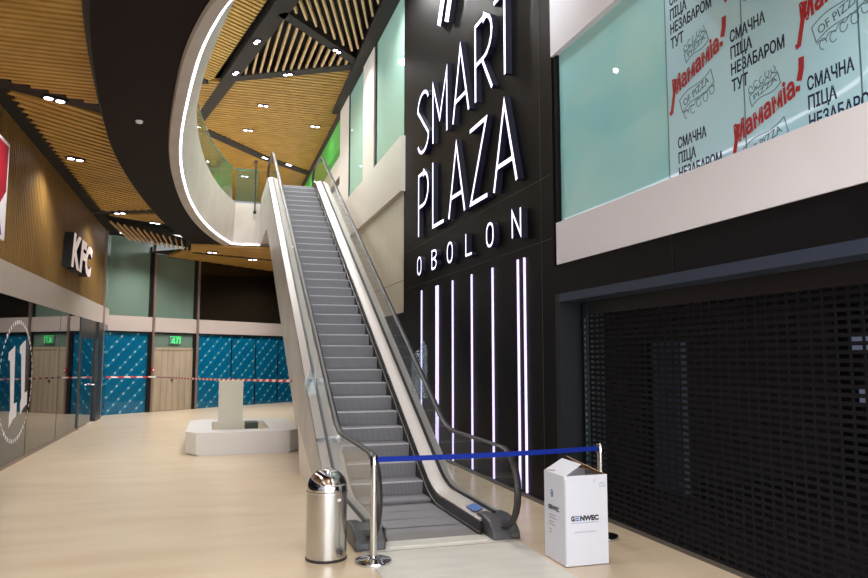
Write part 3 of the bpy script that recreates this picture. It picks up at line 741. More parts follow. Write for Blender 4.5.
scripts = [(5.66, 4.17), (4.86, 3.48), (4.12, 4.17), (6.2-0.78, 5.56-0.0), (3.34, 3.48), (4.86, 4.90), (3.30, 4.88), (2.6, 4.17)]
mb = MB(); mg = MB()
def squiggle(mb, x, y, w, h, ang, n, t, amp):
    P = []
    for k in range(n * 6 + 1):
        q = k / (n * 6); P.append((x + (w*q)*math.cos(ang) - (amp*math.sin(q*n*2*math.pi))*math.sin(ang), y + (w*q)*math.sin(ang) + amp*math.sin(q*n*2*math.pi)*math.cos(ang)))
    mb.stroke(FP, P, t, 0.003, 0.005)
ang = math.radians(16)
for (Y0, Z0) in scripts:
    x = -Y0
    sb = MB()
    add_text(sb, FP, 'Мамаміа', x + 0.075, Z0 + 0.11, 0.70, 0.175, ang=ang, shear=0.3, bold=0.03, ext=0.002, n0=0.006)
    sb.stroke(FP, [(x + 0.12, Z0 + 0.28), (x + 0.08, Z0 + 0.12), (x + 0.045, Z0 - 0.02), (x + 0.012, Z0 - 0.03)], 0.04, 0.004, 0.006)
    sb.stroke(FP, [(x + 0.80, Z0 + 0.57), (x + 0.795, Z0 + 0.48), (x + 0.77, Z0 + 0.40)], 0.05, 0.006, 0.008)
    sb.stroke(FP, [(x + 0.757, Z0 + 0.365), (x + 0.753, Z0 + 0.325)], 0.04, 0.006, 0.008)
    for (p_, q_) in (((.16,.12),(.20,.09)),): pass
    sb = clipz(sb, 3.515)
    if sb.v: sb.build('script_lettering', film_red, fp)
    mg = MB()
    # line drawing above: ribbon and leaves; ribbon below with the words OF PIZZA
    for dx, dz, s_, tx in ((0.28, 0.37, 0.7, 'PIZZA'), (0.20, -0.07, 1.0, 'OF PIZZA')):
        ca, sa = math.cos(ang), math.sin(ang)
        W = lambda a, b: (x + dx + a*ca - b*sa, Z0 + dz + a*sa + b*ca)
        L_ = 0.46*s_; hh = 0.13*s_
        rib = [W(L_*k/10, 0.018*math.sin(k/10*6.28)) for k in range(11)] + [W(L_*k/10, hh + 0.018*math.sin(k/10*6.28)) for k in range(10, -1, -1)]
        mg.stroke(FP, rib, 0.007, 0.003, 0.005, True)
        add_text(mg, FP, tx, *W(0.04, 0.035), L_*0.8, hh*0.5, ang=ang, ext=0.002, n0=0.003)
        sg = -1 if dz < 0 else 1
        yb = -0.05 if dz < 0 else hh + 0.05
        for k in range(5):
            c = W(L_*(0.1 + 0.2*k), yb + sg*0.01*(k % 2)); mg.stroke(FP, arc(c[0], c[1], 0.032*s_, 0.04*s_, 40*k, 40*k + 280, 8), 0.006, 0.003, 0.005)
        squiggle(mg, *W(0.0, yb - sg*0.03), L_, 0, ang, 5, 0.006, 0.012)
        mc = clipz(mg, 3.515)
        if mc.v: mc.build('line_drawing', film_grey, fp)
        mg = MB()


# ------------------------------------------------------------------ left wall signs
FL = (V((XL, 0, 0)), V((0, 1, 0)), V((0, 0, 1)), V((1, 0, 0)))
k_ = empty('shop_sign', (XL, 19.0, 3.95), 'white letters KFC with deep black sides on the brown slatted wall', 'shop sign')
kface = principled('kfc_face', rgb(236, 216, 214), 0.4, emit=rgb(240, 222, 216), estr=0.30)
kside = principled('kfc_side', rgb(8, 7, 7), 0.7)
for ch, y0, w_ in (('K', 17.45, 1.12), ('F', 18.45, .92), ('C', 19.22, 1.0)):
    m = MB(); add_text(m, FL, ch, y0, 3.86, w_, 0.80, shear=0.2, bold=0.05, ext=0.20, n0=0.0)
    o = m.build('letter', [kside, kface], k_)
    for p in o.data.polygons:
        p.material_index = 1 if (p.normal.x > 0.9 and p.center.x > XL + 0.15) else 0
m = MB(); m.prism(FL, [(17.5, 3.95), (20.0, 3.95), (20.05, 4.5), (17.55, 4.5)], 0.0, 0.04); m.build('backing_rail', kside, k_)
ps = empty('menu_poster', (XL, 12.8, 3.7), 'red and white printed poster on the brown slatted wall, cut by the left photo edge', 'poster')
m = MB(); m.prism(FL, [(11.0, 5.22), (12.56, 5.20), (12.53, 3.66), (11.0, 3.60)], 0.0, 0.10); m.build('frame', white_m, ps)
m = MB(); m.prism(FL, [(11.05, 5.16), (12.49, 5.14), (12.47, 4.42), (12.2, 4.2), (11.05, 4.4)], 0.10, 0.104); m.build('red_print', principled('poster_red', rgb(150, 12, 36), 0.5), ps)
m = MB(); m.prism(FL, [(11.05, 4.25), (12.1, 4.1), (12.36, 3.72), (11.05, 3.66)], 0.10, 0.104); m.build('purple_print', purple_m, ps)
# logo decal on the shop glass
dc = empty('glass_decal', (XL, 14.6, 0.4), 'white ring of small writing with two tall strokes, stuck on the left shop glass', 'decal')
FLD = (V((XL + 0.001, 0, 0)), V((0, 1, 0)), V((0, 0, 1)), V((1, 0, 0)))
m = MB()
for k in range(52):
    a = 2*math.pi*k/52; r_ = 1.03
    L_ = random.uniform(0.05, 0.095)
    c = (14.17 + 1.10*math.cos(a), 1.43 + r_*math.sin(a)); t = (-1.10*math.sin(a), r_*math.cos(a)); q = math.hypot(*t); t = (t[0]/q, t[1]/q)
    ww = 0.07 if (0.6 < a < 2.4 or 4.0 < a < 5.4) else 0.022
    m = MB(); m.stroke(FLD, [(c[0] - t[0]*L_/2, c[1] - t[1]*L_/2), (c[0] + t[0]*L_/2, c[1] + t[1]*L_/2)], ww, 0, 0.002)
    m.build('ring_writing', white_m, dc)
for c, zt, zb in ((13.84, 2.04, 0.76), (14.55, 2.16, 0.92)):
    m = MB(); m.prism(FLD, [(c - 0.26, zt - 0.12), (c + 0.12, zt), (c + 0.22, zb + 0.28), (c + 0.42, zb + 0.30), (c + 0.44, zb + .06), (c + 0.22, zb + 0.02), (c - 0.02, zb - 0.10), (c - 0.04, zb + 0.10), (c + 0.02, zb + 0.2), (c - 0.14, zt - 0.26), (c - 0.26, zt - 0.24)], 0, 0.002)
    m.build('stroke', white_m, dc)

# ------------------------------------------------------------------ escalator
S30 = math.tan(math.radians(30)); YI = 8.87; YT = YI + ZU/S30
def path():
    P = [(7.16, 0.0)]; Rr = 1.3; tl = Rr*math.tan(math.radians(15))
    P.append((YI - tl - 0.3, 0.0))
    for k in range(13):
        a = math.radians(30*k/12); P.append((YI - tl + Rr*math.sin(a), Rr*(1 - math.cos(a))))
    y = YI + 1.2
    while y < YT - 1.2: P.append((y, (y - YI)*S30)); y += 0.8
    for k in range(12, -1, -1):
        a = math.radians(30*k/12); P.append((YT + tl - Rr*math.sin(a), ZU - Rr*(1 - math.cos(a))))
    P.append((YT + 1.75, ZU)); return [(a, b + .012) for a, b in P]
PATH = path()
def at_len(s):
    for (a, b) in zip(PATH, PATH[1:]):
        d = math.hypot(b[0]-a[0], b[1]-a[1])
        if s <= d: t = s/d; return (a[0] + (b[0]-a[0])*t, a[1] + (b[1]-a[1])*t)
        s -= d
    return None
def z_at(y):
    for (a, b) in zip(PATH, PATH[1:]):
        if a[0] <= y <= b[0]: return a[1] + (b[1]-a[1])*(y-a[0])/(b[0]-a[0])
    return 0.0 if y < PATH[0][0] else ZU
es = empty('escalator', (2.2, 7.2, 0), 'long grey escalator with glass sides rising to the upper floor in the middle', 'escalator')
noses = []; s = 0.10
while True:
    p = at_len(s)
    if p is None: break
    noses.append(p); s += 0.405
prev = (7.16, 0.0); cache = {}
for i, (y, z) in enumerate(noses):
    dz = z - prev[1]; ynext = noses[i+1][0] if i + 1 < len(noses) else y + 0.405
    key = (round(dz, 2), round(ynext - y, 2))
    if key not in cache:
        mb = MB(); h = max(dz, 0.012)
        prof = [(0.0, 0.0), (ynext - y + 0.03, 0.0), (ynext - y + 0.03, -0.03), (0.05, -0.03), (0.05, -h - 0.01), (0.035, -h - 0.01), (0.018, -h*0.55), (0.002, -0.025)]
        fr = (V((0, 0, 0)), V((0, 1, 0)), V((0, 0, 1)), V((1, 0, 0)))
        mb.prism(fr, prof, -0.495, 0.495); (mb.box((-.494, -.002, -.014), (.494, .025, .0012), 1) if dz > .06 else None)
        o = mb.build('step', [step_m, nose_m], es); cache[key] = o
    else:
        o = cache[key].copy(); COL.objects.link(o); o.parent = es
    o.matrix_parent_inverse = Matrix.Identity(4); o.location = V((2.2, y, z)) - es.location
    prev = (y, z)
m = MB(); m.box((1.69, 6.95, 0.0), (2.71, 7.17, 0.013)); m.build('comb_plate', plate_m, es)
m = MB(); m.box((1.70, 7.17, -0.02), (2.70, 7.47, 0.0125)); m.build('landing_tread', landing_m, es)
m = MB(); m.box((1.5, YT + 1.5, ZU - 0.3), (2.9, YE + 0.1, ZU + 0.004)); m.build('upper_landing_plate', landing_m, es)
P0 = [p for p in PATH]
Plow = [(6.98, 0.0)] + PATH[1:]
for sgn in (-1, 1):
    c = 2.2; X = lambda d: c + sgn*d
    m = MB(); m.sweepX(PATH, [(X(.50), -.26), (X(.50), .13), (X(.52), .13), (X(.52), -.26)]); m.build('skirt_panel', skirt_m, es)
    m = MB(); m.sweepX(PATH, [(X(.485), .005), (X(.485), .03), (X(.50), .035), (X(.50), .0)]); m.build('skirt_brush', rubber, es)
    PD = [(7.25, 0.0)] + PATH[1:]
    m = MB(); m.sweepX(PD, [(X(.52), .13), (X(.52), .145), (X(.675), .205), (X(.675), .13)]); m.build('inner_deck', deck_m, es, smooth=True)
    m = MB(); m.sweepX(PD, [(X(.675), .20), (X(.675), .218), (X(.722), .218), (X(.722), .20)]); m.build('glass_gasket', rubber, es)
    m = MB(); m.sweepX(PD, [(X(.722), .13), (X(.722), .21), (X(.835), .175), (X(.835), .13)]); m.build('outer_deck', deck_m, es, smooth=True)
    # outer cladding from the deck down to the truss underside
    m = MB(); ys = [7.3, 7.7, 8.2, 8.6, 8.87, 9.3, 9.9, 10.5, 11.1, 11.7, 12.15, 12.2, 13, 14, 15, 16, 17, 18, 19, 20, 20.5, 20.8, 21.2, 21.8, 22.5, YE]
    def bot(y):
        if y <= 9.5: return 0.0
        if y <= 12.15: return (y - 9.5)*0.30
        return min((y - YI)*S30 - 1.28, ZB + 0.08)
    xo, xi = X(.835), X(.80)
    for a, b in zip(ys, ys[1:]):
        m.hexa([(xi, a, bot(a)), (xo, a, bot(a)), (xo, b, bot(b)), (xi, b, bot(b)), (xi, a, z_at(a) + .17), (xo, a, z_at(a) + .17), (xo, b, z_at(b) + .17), (xi, b, z_at(b) + .17)])
    m.build('side_cladding', truss_m, es)
    m = MB(); fr = (V((X(.815), 0, 0)), V((0, 1, 0)), V((0, 0, 1)), V((1, 0, 0)))
    m.prism(fr, [(9.5, 0.0), (11.75, 0.0), (12.15, 0.8)], -0.012, 0.012); m.build('base_cladding', truss_lt, es)
    m = MB(); m.sweepX([p for p in PATH if p[0] > 10.0 and p[0] < 10.9][:1] or [(10.1, (10.1-YI)*S30)], [(X(.5), .13)]*3, caps=False)
    # glass panels with joints
    gl = 0.70; joints = [8.54, 11.0, 13.4, 15.8, 18.2, 20.6]
    segs = [(7.04, 8.53)] + [(a + 0.01, b - 0.01) for a, b in zip(joints, joints[1:])] + [(20.61, 22.2)]
    for i, (a, b) in enumerate(segs):
        n_ = 10; pp = [(a + (b-a)*k/n_, z_at(a + (b-a)*k/n_)) for k in range(n_ + 1)]
        m = MB(); m.sweepX(pp, [(X(.694), .215), (X(.694), .885), (X(.706), .885), (X(.706), .215)])
        cy0 = 7.04 if i == 0 else (22.2 if i == len(segs) - 1 else None)
        if cy0:
            cz = (0 if i == 0 else ZU) + 0.55; sg = -1 if i == 0 else 1
            poly = [(cy0 + sg*0.335*math.sin(math.radians(180*k/16)), cz + 0.335*math.cos(math.radians(180*k/16))) for k in range(17)]
            m.prism((V((0, 0, 0)), V((0, 1, 0)), V((0, 0, 1)), V((1, 0, 0))), poly, X(.694), X(.706))
        m.build('glass_panel', clear, es)
    # handrail with its round ends
    hp = []
    for k in range(13):
        a = math.radians(180*k/12); hp.append((7.02 - 0.40*math.sin(a), 0.52 - 0.40*math.cos(a)))
    hp = [(7.25, 0.12)] + hp + [(p[0], p[1] + 0.92) for p in PATH if p[0] > 7.2 and p[0] < YT + 1.2] + [(22.2, ZU + 0.92)]
    for k in range(1, 13):
        a = math.radians(180*k/12); hp.append((22.2 + 0.40*math.sin(a), ZU + 0.52 + 0.40*math.cos(a)))
    m = MB(); m.tube([(X(.70), y, z) for y, z in hp], 0.016, 12, rx=0.040, side_=(1, 0, 0)); m.build('handrail', rubber, es, smooth=True)
    m = MB(); m.tube([(X(.70), y, z - 0.018 if 7.1 < y < 22.1 else z) for y, z in hp[6:-6]], 0.012, 8, rx=0.02, side_=(1, 0, 0)); m.build('handrail_guide', steel_dk, es)
    # newel base
    fr = (V((0, 0, 0)), V((0, 1, 0)), V((0, 0, 1)), V((1, 0, 0)))
    pr = [(6.90, 0.0), (6.93, 0.09), (7.04, 0.17), (7.22, 0.205), (7.40, 0.20), (7.40, 0.0)]
    m = MB(); m.prism(fr, pr, min(X(.555), X(.855)), max(X(.555), X(.855))); m.build('newel_base', newel_m, es, bevel=0.02)
    m = MB(); m.box((min(X(.74), X(.82)), 6.895, 0.03), (max(X(.74), X(.82)), 6.90, 0.075)); m.build('newel_sensor', steel_dk, es)
    m = MB(); m.box((min(X(.60), X(.83)), YT + .55, ZU), (max(X(.60), X(.83)), 22.5, ZU + .20)); m.build('upper_newel_base', deck_m, es, bevel=0.03)
# joint cover strip across the left deck, blue sticker on the right deck, truss underside, clear guard
for yj in (9.75, 11.05):
    za, zb_ = z_at(yj), z_at(yj + .06)
    m = MB(); m.hexa([(1.355, yj, za + .16), (1.67, yj, za + .19), (1.67, yj + .06, zb_ + .19), (1.355, yj + .06, zb_ + .16), (1.355, yj, za + .20), (1.67, yj, za + .235), (1.67, yj + .06, zb_ + .235), (1.355, yj + .06, zb_ + .20)]); m.build('deck_joint_cover', steel_dk, es)
m = MB(); m.hexa([(2.755, 7.46, 0.182), (2.855, 7.46, 0.213), (2.855, 7.74, 0.213), (2.755, 7.74, 0.182), (2.755, 7.46, 0.186), (2.855, 7.46, 0.217), (2.855, 7.74, 0.217), (2.755, 7.74, 0.186)])
m.build('blue_sticker', ink_b, es)
m = MB()
for a, b in ((12.2, 20.4), (20.4, YE)):
    m.hexa([(1.38, a, bot(a)), (3.02, a, bot(a)), (3.02, b, bot(b)), (1.38, b, bot(b)), (1.38, a, bot(a) + .04), (3.02, a, bot(a) + .04), (3.02, b, bot(b) + .04), (1.38, b, bot(b) + .04)])
m.build('truss_underside', truss_m, es)
FG = (V((0, 10.75, 0)), V((1, 0, 0)), V((0, 0, 1)), V((0, -1, 0)))
acr = glass('acrylic_left', (0.9, 0.95, 0.96, 1), 1.5, rgb(200, 210, 214), 0.10)
m = MB(); m.prism(FG, [(1.30, 1.27), (1.47, 1.27), (1.47, 1.62), (1.38, 1.66), (1.30, 1.50)], 0, 0.008); m.build('clear_guard', acr, es)
m = MB(); m.prism(FG, [(2.95, 1.20), (3.20, 1.20), (3.20, 2.0), (3.12, 2.12), (3.08, 1.98), (2.95, 1.9)], 0, 0.008); m.build('clear_guard', glass('acrylic', (0.86, 0.93, 0.95, 1), 1.5, rgb(190, 210, 220), 0.13), es)

# ------------------------------------------------------------------ upper balustrade
bl = empty('glass_balustrade', (0.4, 22.0, ZU), 'glass balustrade with thin top rail around the curved upper floor edge', 'balustrade')
seg = [p for p in ci if p.y > 9.0]
chunks = [seg[i:i + 9] for i in range(0, len(seg) - 1, 8)]
for ch in chunks:
    if len(ch) < 2: continue
    mm = ribbon_y(ch, lambda y: [(lean(y)-0.14, ZU), (lean(y)-0.12, ZU), (lean(y)-0.12, ZU + 1.12), (lean(y)-0.14, ZU + 1.12)], True); mm.build('glass_panel', clear_g, bl)
m = MB(); m.box((0.55, YE + 0.12, ZU - 0.05), (1.30, YE + 0.14, ZU + 1.12)); m.build('glass_panel', clear_g, bl)
mm = ribbon_y(seg, lambda y: [(lean(y)-0.15, ZU + 1.12), (lean(y)-0.11, ZU + 1.12), (lean(y)-0.11, ZU + 1.16), (lean(y)-0.15, ZU + 1.16)], True); mm.build('top_rail', edge_green, bl)
m = MB(); m.box((0.5, YE + 0.10, ZU + 1.12), (1.32, YE + 0.16, ZU + 1.16)); m.build('top_rail', edge_green, bl)
m = MB(); m.box((0.5, YE + 0.02, ZU + 0.0), (1.32, YE + 0.2, ZU + 0.06)); m.build('base_channel', steel_dk, bl)
m = MB(); m.tube([(1.17, YE - 0.12, ZU - 0.3), (1.17, YE - 0.12, ZU + 1.35)], 0.022); m.lathe((1.17, YE - 0.12, ZU + 1.35), [(0.0, .07), (.04, .06), (.06, .02), (.06, -.02), (0, -.05)], 12); m.lathe((1.17, YE - 0.12, ZU - 0.32), [(0.0, .06), (.05, .05), (.05, -.03), (0, -.05)], 12)
tag(m.build('rope_post', mull_m), 'thin dark post with ball ends on the upper floor edge left of the escalator top', 'post')

# ------------------------------------------------------------------ litter bin
bx, by = 1.05, 6.80
bn = empty('litter_bin', (bx, by, 0), 'round brushed steel litter bin with domed lid beside the escalator foot', 'litter bin')
m = MB(); m.lathe((bx, by, 0), [(0, .012), (.186, .012), (.186, .60), (.18, .605), (0, .605)], 64); m.build('body', steel, bn, smooth=True)
m = MB(); m.lathe((bx, by, 0), [(0, 0), (.19, 0), (.192, .02), (.186, .025)], 64); m.build('base_ring', rubber, bn, smooth=True)
dome = [(.192, .60), (.192, .618), (.186, .622)] + [(.186*math.cos(math.radians(a)), .64 + .18*math.sin(math.radians(a))) for a in range(0, 91, 6)]
dome[-1] = (0.0, .82)
m = MB(); m.lathe((bx, by, 0), dome, 64); m.build('domed_lid', chrome, bn, smooth=True)
# push flap facing the viewer, curved on the dome
m = MB(); g = []
for i in range(9):
    for j in range(9):
        az = math.radians(-88 + 60*(i/8)); el = math.radians(10 + 52*(j/8)); w_ = 0.190
        g.append((bx + w_*math.cos(el)*math.cos(az), by + w_*math.cos(el)*math.sin(az), .64 + .184*math.sin(el)))
m.v = g
for i in range(8):
    for j in range(8): m.f.append((i*9 + j, (i+1)*9 + j, (i+1)*9 + j + 1, i*9 + j + 1)); m.m.append(0)
fo = m.build('push_flap', steel, bn, smooth=True); md = fo.modifiers.new('solid', 'SOLIDIFY'); md.thickness = 0.004
m = MB(); az = math.radians(-62)
for a in range(3):
    pass
c = V((bx + .1875*math.cos(az), by + .1875*math.sin(az), .55)); t = V((-math.sin(az), math.cos(az), 0)); n_ = V((math.cos(az), math.sin(az), 0))
m.prism((c, t, V((0, 0, 1)), n_), [(-.02, -.012), (.02, -.012), (.02, .012), (-.02, .012)], -0.002, 0.0015); m.build('maker_plate', white_m, bn)

# ------------------------------------------------------------------ belt stanchions
def stanchion(x, y, label):
    st = empty('barrier_post', (x, y, 0), label, 'barrier post', 'chrome posts holding the blue belt')
    m = MB(); m.lathe((x, y, 0), [(0, 0), (.168, 0), (.17, .012), (.165, .028), (.12, .036), (.05, .046), (.045, .06), (0, .06)], 48); m.build('base', chrome, st, smooth=True)
    m = MB(); m.lathe((x, y, 0), [(0, .05), (.031, .05), (.031, .86), (0, .86)], 32); m.build('pole', steel, st, smooth=True)
    m = MB(); m.lathe((x, y, 0), [(0, .86), (.036, .86), (.036, .945), (.03, .955), (0, .955)], 32); m.build('belt_head', chrome, st, smooth=True)
    return st
stanchion(1.435, 6.53, 'chrome barrier post with round base in front of the escalator handrail')
stanchion(3.875, 6.72, 'chrome barrier post behind the white cardboard box, mostly hidden')
pa = V((1.474, 6.533, .915)); pb_ = V((3.837, 6.718, .905)); m = MB(); n = 14; i0 = 0
for k in range(n):
    a = pa.lerp(pb_, k/n); b = pa.lerp(pb_, (k+1)/n); sa = -0.012*math.sin(math.pi*k/n); sb = -0.012*math.sin(math.pi*(k+1)/n)
    m.hexa([(a.x, a.y-.001, a.z-.024+sa), (b.x, b.y-.001, b.z-.024+sb), (b.x, b.y+.001, b.z-.024+sb), (a.x, a.y+.001, a.z-.024+sa),
            (a.x, a.y-.001, a.z+.024+sa), (b.x, b.y-.001, b.z+.024+sb), (b.x, b.y+.001, b.z+.024+sb), (a.x, a.y+.001, a.z+.024+sa)])
tag(m.build('barrier_belt', blue_belt), 'blue belt stretched across the escalator foot between two chrome posts', 'barrier belt')

# ------------------------------------------------------------------ cardboard box
cb = empty('cardboard_box', (3.26, 6.10, 0), 'tall white printed cardboard box with open top flaps standing right of the escalator', 'cardboard box')
x0, x1, y0, y1, zt = 3.025, 3.455, 5.88, 6.29, .785; t = .005
m = MB(); m.box((x0, y0, 0), (x1, y1, .005)); m.box((x0, y0, 0), (x0+t, y1, zt)); m.box((x1-t, y0, 0), (x1, y1, zt)); m.box((x0+t, y0, 0), (x1-t, y0+t, zt)); m.box((x0+t, y1-t, 0), (x1-t, y1, zt))
m.build('body', card_w, cb)
def flap(P, mats):
    m = MB(); a, b, c, d = [V(p) for p in P]; n = (b-a).cross(d-a).normalized()*0.005
    m.face([a, b, c, d], 0); m.face([a+n, d+n, c+n, b+n], 1)
    for p, q in ((a, b), (b, c), (c, d), (d, a)): m.face([p, q, q+n, p+n], 0)
    m.build('flap', mats, cb)
flap([(x0, y0, zt), (x0, y1, zt), (x0+.185, y1-.01, zt+.105), (x0+.185, y0+.03, zt+.10)], [card_w, card_w])
flap([(x1, y1, zt), (x1, y0+.0, zt), (x1-.19, y0+.14, zt+.10), (x1-.19, y1, zt+.125)], [card_b, card_b])
flap([(x1, y1, zt), (x0, y1, zt), (x0+.02, y1-.16, zt+.02), (x1-.02, y1-.16, zt+.02)], [card_b, card_w])
flap([(x0, y0, zt), (x1, y0, zt), (x1-.03, y0+.19, zt-.03), (x0+.03, y0+.19, zt-.03)], [card_w, card_b])
FF = (V((0, y0, 0)), V((1, 0, 0)), V((0, 0, 1)), V((0, -1, 0)))
FS = (V((x0, 0, 0)), V((0, -1, 0)), V((0, 0, 1)), V((-1, 0, 0)))
m = MB(); add_text(m, FF, 'G', x0+.060, .390, .036, .048, bold=.06, ext=.001); add_text(m, FF, 'NWEC', x0+.150, .390, .185, .048, bold=.06, ext=.001)
m.build('front_print', ink_m, cb)
m = MB(); [m.prism(FF, [(x0+.100, z), (x0+.142, z), (x0+.142, z+.010), (x0+.100, z+.010)], 0, .001) for z in (.392, .409, .426)]
m.prism(FF, [(x0+.06, .374), (x0+.33, .374), (x0+.33, .377), (x0+.06, .377)], 0, .001)
m.stroke(FS, arc(-6.13, .60, .022, .03, 0, 360, 10), .012, 0, .001); m.stroke(FS, [(-6.15, .60), (-6.11, .60)], .014, 0, .001)
m.build('blue_print', ink_b, cb)
m = MB(); add_text(m, FS, 'GENWEC', -6.21, .452, .22, .042, bold=.05, ext=.001)
m.build('side_print', ink_m, cb)
ink_g = principled('ink_grey', rgb(120, 124, 140), 0.6)
m = MB(); add_text(m, FF, 'WASHROOM EQUIPMENT', x0+.09, .288, .22, .011, ext=.001)
for k, (a, w_) in enumerate(((.40, .13), (.375, .15), (.34, .10), (.315, .13), (.27, .06), (.24, .05))): m.prism(FS, [(-6.20, a), (-6.20+w_, a), (-6.20+w_, a+.006), (-6.20, a+.006)], 0, .001)
m.stroke(FF, arc(x1-.065, .70, .012, .02, 20, 320, 8), .003, 0, .001); m.stroke(FF, arc(x1-.035, .70, .012, .02, 60, 380, 8), .003, 0, .001)
m.stroke(FF, arc(x1-.13, .735, .01, .014, 0, 330, 8), .002, 0, .001)
m.build('small_print', ink_g, cb)
m = MB(); m.box((x0-.0015, y0-.0015, .03), (x0+.012, y0, zt-.03)); m.build('edge_crease', principled('crease', rgb(196, 198, 208), .6), cb)

# ------------------------------------------------------------------ kiosk bench with upright slab
kx = empty('seating_plinth', (0.6, 15.9, 0), 'low white chamfered plinth with a sunken middle standing on the open floor', 'plinth')
def oct_(x0, x1, y0, y1, c): return [(x0+c, y0), (x1-c, y0), (x1, y0+c*1.6), (x1, y1-c*1.6), (x1-c, y1), (x0+c, y1), (x0, y1-c*1.6), (x0, y0+c*1.6)]
ko = oct_(-0.46, 1.68, 14.35, 17.4, .20); ki = [(0.02, 14.85), (1.12, 14.85), (1.12, 14.86), (1.12, 16.7), (1.10, 16.7), (0.04, 16.7), (0.02, 16.68), (0.02, 14.86)]
m = MB(); H0 = .43
for i in range(8):
    j = (i+1) % 8; a, b = ko[i], ko[j]; c, d = ki[j], ki[i]
    m.face([(a[0], a[1], .03), (b[0], b[1], .03), (b[0], b[1], H0), (a[0], a[1], H0)])
    m.face([(a[0], a[1], H0), (b[0], b[1], H0), (c[0], c[1], H0), (d[0], d[1], H0)])
    m.face([(d[0], d[1], H0), (c[0], c[1], H0), (c[0], c[1], .2), (d[0], d[1], .2)])
    m.face([(a[0], a[1], .03), (b[0], b[1], .03), (b[0]*.96+.024, b[1], 0), (a[0]*.96+.024, a[1], 0)])
m.face([(p[0], p[1], .03) for p in ko]); m.build('plinth_body', kiosk_m, kx, bevel=.015)
m = MB(); m.box((.02, 14.85, .2), (1.12, 16.7, .34)); m.build('sunken_board', tan_m, kx)
m = MB(); m.box((.13, 14.95, .345), (.60, 15.12, 1.38)); tag(m.build('upright_slab', slab_m, bevel=.008), 'upright ivory slab standing in the middle of the white plinth', 'slab')
m = MB(); m.box((.68, 15.5, .345), (.94, 15.9, .50)); tag(m.build('storage_box', grey_dk, bevel=.01), 'small dark grey box lying beside the slab in the white plinth', 'box')

# ------------------------------------------------------------------ red and white tape
m = MB(); tp = [V((XL + .08, 24.6, 1.22))*1.0, O + ub*1.62 + V((0, 0, 1.18)) + nb*.09, O + ub*1.75 + V((0, 0, 1.18)) + nb*.12, V((1.345, 12.9, 1.43))]
for a, b in zip(tp, tp[1:]):
    n = 12 if (b - a).length > 3 else 2
    for k in range(n):
        p = a.lerp(b, k/n); q = a.lerp(b, (k+1)/n); s1 = -.02*math.sin(math.pi*k/n) if n > 2 else 0; s2 = -.02*math.sin(math.pi*(k+1)/n) if n > 2 else 0
        h = .024; d_ = (q - p).normalized().cross(V((0, 0, 1)))*.001
        m.hexa([(p - d_) + V((0, 0, s1-h)), (q - d_) + V((0, 0, s2-h)), (q + d_) + V((0, 0, s2-h)), (p + d_) + V((0, 0, s1-h)), (p - d_) + V((0, 0, s1+h)), (q - d_) + V((0, 0, s2+h)), (q + d_) + V((0, 0, s2+h)), (p + d_) + V((0, 0, s1+h))])
tag(m.build('barrier_tape', tape_m), 'red and white striped tape strung from the far mullions to the escalator side', 'barrier tape')

# ------------------------------------------------------------------ ceiling lights
proto = None
def downlight(x, y, z, ang, sc, label, power, spot=True, cone=140):
    global proto
    if proto is None:
        r = empty('ceiling_light', (0, 0, 0), label, 'ceiling light', 'twin recessed ceiling lights')
        m = MB(); m.box((-.17, -.085, .0), (.17, .085, .03)); hsg = m.build('housing', beam_m, r, loc=(0, 0, 0))
        for dx in (-.085, .085):
            m = MB(); m.lathe((dx, 0, 0), [(0, -.006), (.058, -.006), (.062, .0), (.062, .01)], 20); m.build('lens', lamp_m, r, loc=(0, 0, 0))
        proto = r
    else:
        r = dup(proto, label)
    r.location = (x, y, z - .03); r.rotation_euler = (0, 0, ang); r.scale = (sc, sc, 1)
    if spot:
        ld = bpy.data.lights.new('spot', 'SPOT'); ld.energy = power; ld.spot_size = math.radians(cone); ld.spot_blend = .8; ld.shadow_soft_size = .12; ld.color = (1.0, .985, .97)
        lo = bpy.data.objects.new('downlight_or_fill', ld); COL.objects.link(lo); lo.location = (x, y, z - .08)
LOW, UP = 200, 340
lab = 'twin ceiling light '
downlight(-2.40, 11.72, ZC, .56, 1, lab + 'in the nearest dark beam of the left wooden ceiling', LOW)
downlight(-2.70, 15.25, ZC, .56, 1, lab + 'in the middle of the left slatted wooden ceiling panel', LOW)
downlight(-2.52, 20.75, ZC, -.4, 1, lab + 'in the dark beam near the left back corner', LOW)
downlight(-1.72, 22.0, ZC, .5, 1, lab + 'in the small wooden triangle beside the dark curved soffit', LOW)
downlight(-.12, 24.6, ZBK, .3, 1, lab + 'in the back wooden ceiling left of the escalator, left one', LOW)
downlight(1.25, 26.0, ZBK, .3, 1, lab + 'in the back wooden ceiling close to the escalator side', LOW)
downlight(.90, 19.3, ZT, -1.2, 0.95, lab + 'in the long high beam, the nearer one', UP)
downlight(.42, 21.7, ZT, -1.2, 0.95, lab + 'in the long high beam, the farther one', UP)
downlight(3.08, 19.25, ZT, .8, 0.95, lab + 'in the high cross beam right of the open slats', UP)
downlight(1.93, 21.35, ZT, -.5, 0.95, lab + 'in the high beam below the triangle of open slats', UP)
downlight(1.40, 24.4, ZT + .02, 0, 1.1, lab + 'in the golden upper ceiling, the nearest of its row', UP)
downlight(1.03, 27.3, ZT + .02, 0, 1.1, lab + 'in the golden upper ceiling, left and farther back', UP)
downlight(3.40, 26.1, ZT + .02, 0, 1.1, lab + 'in the golden upper ceiling, near the right wall', 60)
downlight(3.0, 31.8, ZT + .02, 0.8, 1.1, lab + 'in the grey beam seen over the escalator top', UP)
downlight(1.9, 30.9, ZT - .0, 0.9, 1.1, lab + 'in the grey beam over the glass balustrade', UP)
downlight(1.2, 34.5, ZT + .02, 0, 1.1, lab + 'deep in the golden upper ceiling beyond the glass balustrade', UP)
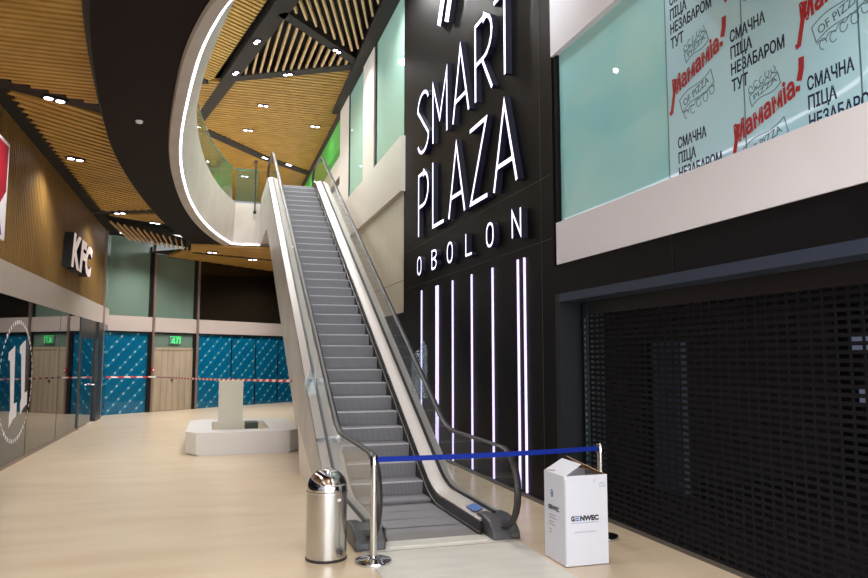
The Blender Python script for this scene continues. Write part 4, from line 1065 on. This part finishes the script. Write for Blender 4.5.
# added fill: unseen spots without fittings that brighten the hall
def hidden(x, y, z, p, cone=150):
    ld = bpy.data.lights.new('spot', 'SPOT'); ld.energy = p; ld.spot_size = math.radians(cone); ld.spot_blend = .8; ld.shadow_soft_size = .06; ld.color = (1.0, .985, .97)
    lo = bpy.data.objects.new('downlight_or_fill', ld); COL.objects.link(lo); lo.location = (x, y, z)
for x, y in ((-1.8, 6.5), (-1.8, 2.5), (1.2, 2.2), (3.0, 1.5), (-2.2, -1.0), (1.5, -1.5)): hidden(x, y, ZC - .1, LOW*.9)
for x, y in ((2.6, 12.0), (1.6, 9.0), (3.0, 15.0), (-3.0, 18.0), (-3.0, 28.0), (-4, 34)): hidden(x, y, ZT - .1, UP*1.2)
for x, y in ((2.6, 27.6), (3.0, 25.2), (-1.8, 24.6)): hidden(x, y, ZBK - .06, 210)  # added fill where the back wall stayed dark
# wall washers on the brown slatted wall
for y, e in ((13.9, 60), (18.9, 22)):
    ld = bpy.data.lights.new('spot', 'SPOT'); ld.energy = e; ld.spot_size = math.radians(42); ld.spot_blend = .35; ld.shadow_soft_size = .03; ld.color = (1.0, .84, .55)
    lo = bpy.data.objects.new('wall_washer_beam', ld); COL.objects.link(lo)
    lo.location = (XL + .26, y, 5.55 if y < 15 else 3.5); lo.rotation_euler = (0, math.radians(-9 if y < 15 else 180 + 14), 0)
# smoke detector on the dark soffit, red sprinkler dots
m = MB(); m.lathe((-1.17, 11.42, ZB), [(0, -.04), (.03, -.04), (.05, -.03), (.055, 0), (0, 0)], 20)
tag(m.build('smoke_detector', white_m, smooth=True), 'small white smoke detector on the dark curved soffit', 'smoke detector')

# ------------------------------------------------------------------ daylight
w = bpy.data.worlds.new('world'); scene.world = w; w.use_nodes = True
bg = w.node_tree.nodes['Background']; bg.inputs[0].default_value = (.90, .95, 1.0, 1); bg.inputs[1].default_value = 4.6

scene.view_settings.view_transform = 'Standard'; scene.view_settings.look = 'None'
scene.view_settings.exposure = 0.38; scene.view_settings.gamma = 1.0; scene.view_settings.use_curve_mapping = False
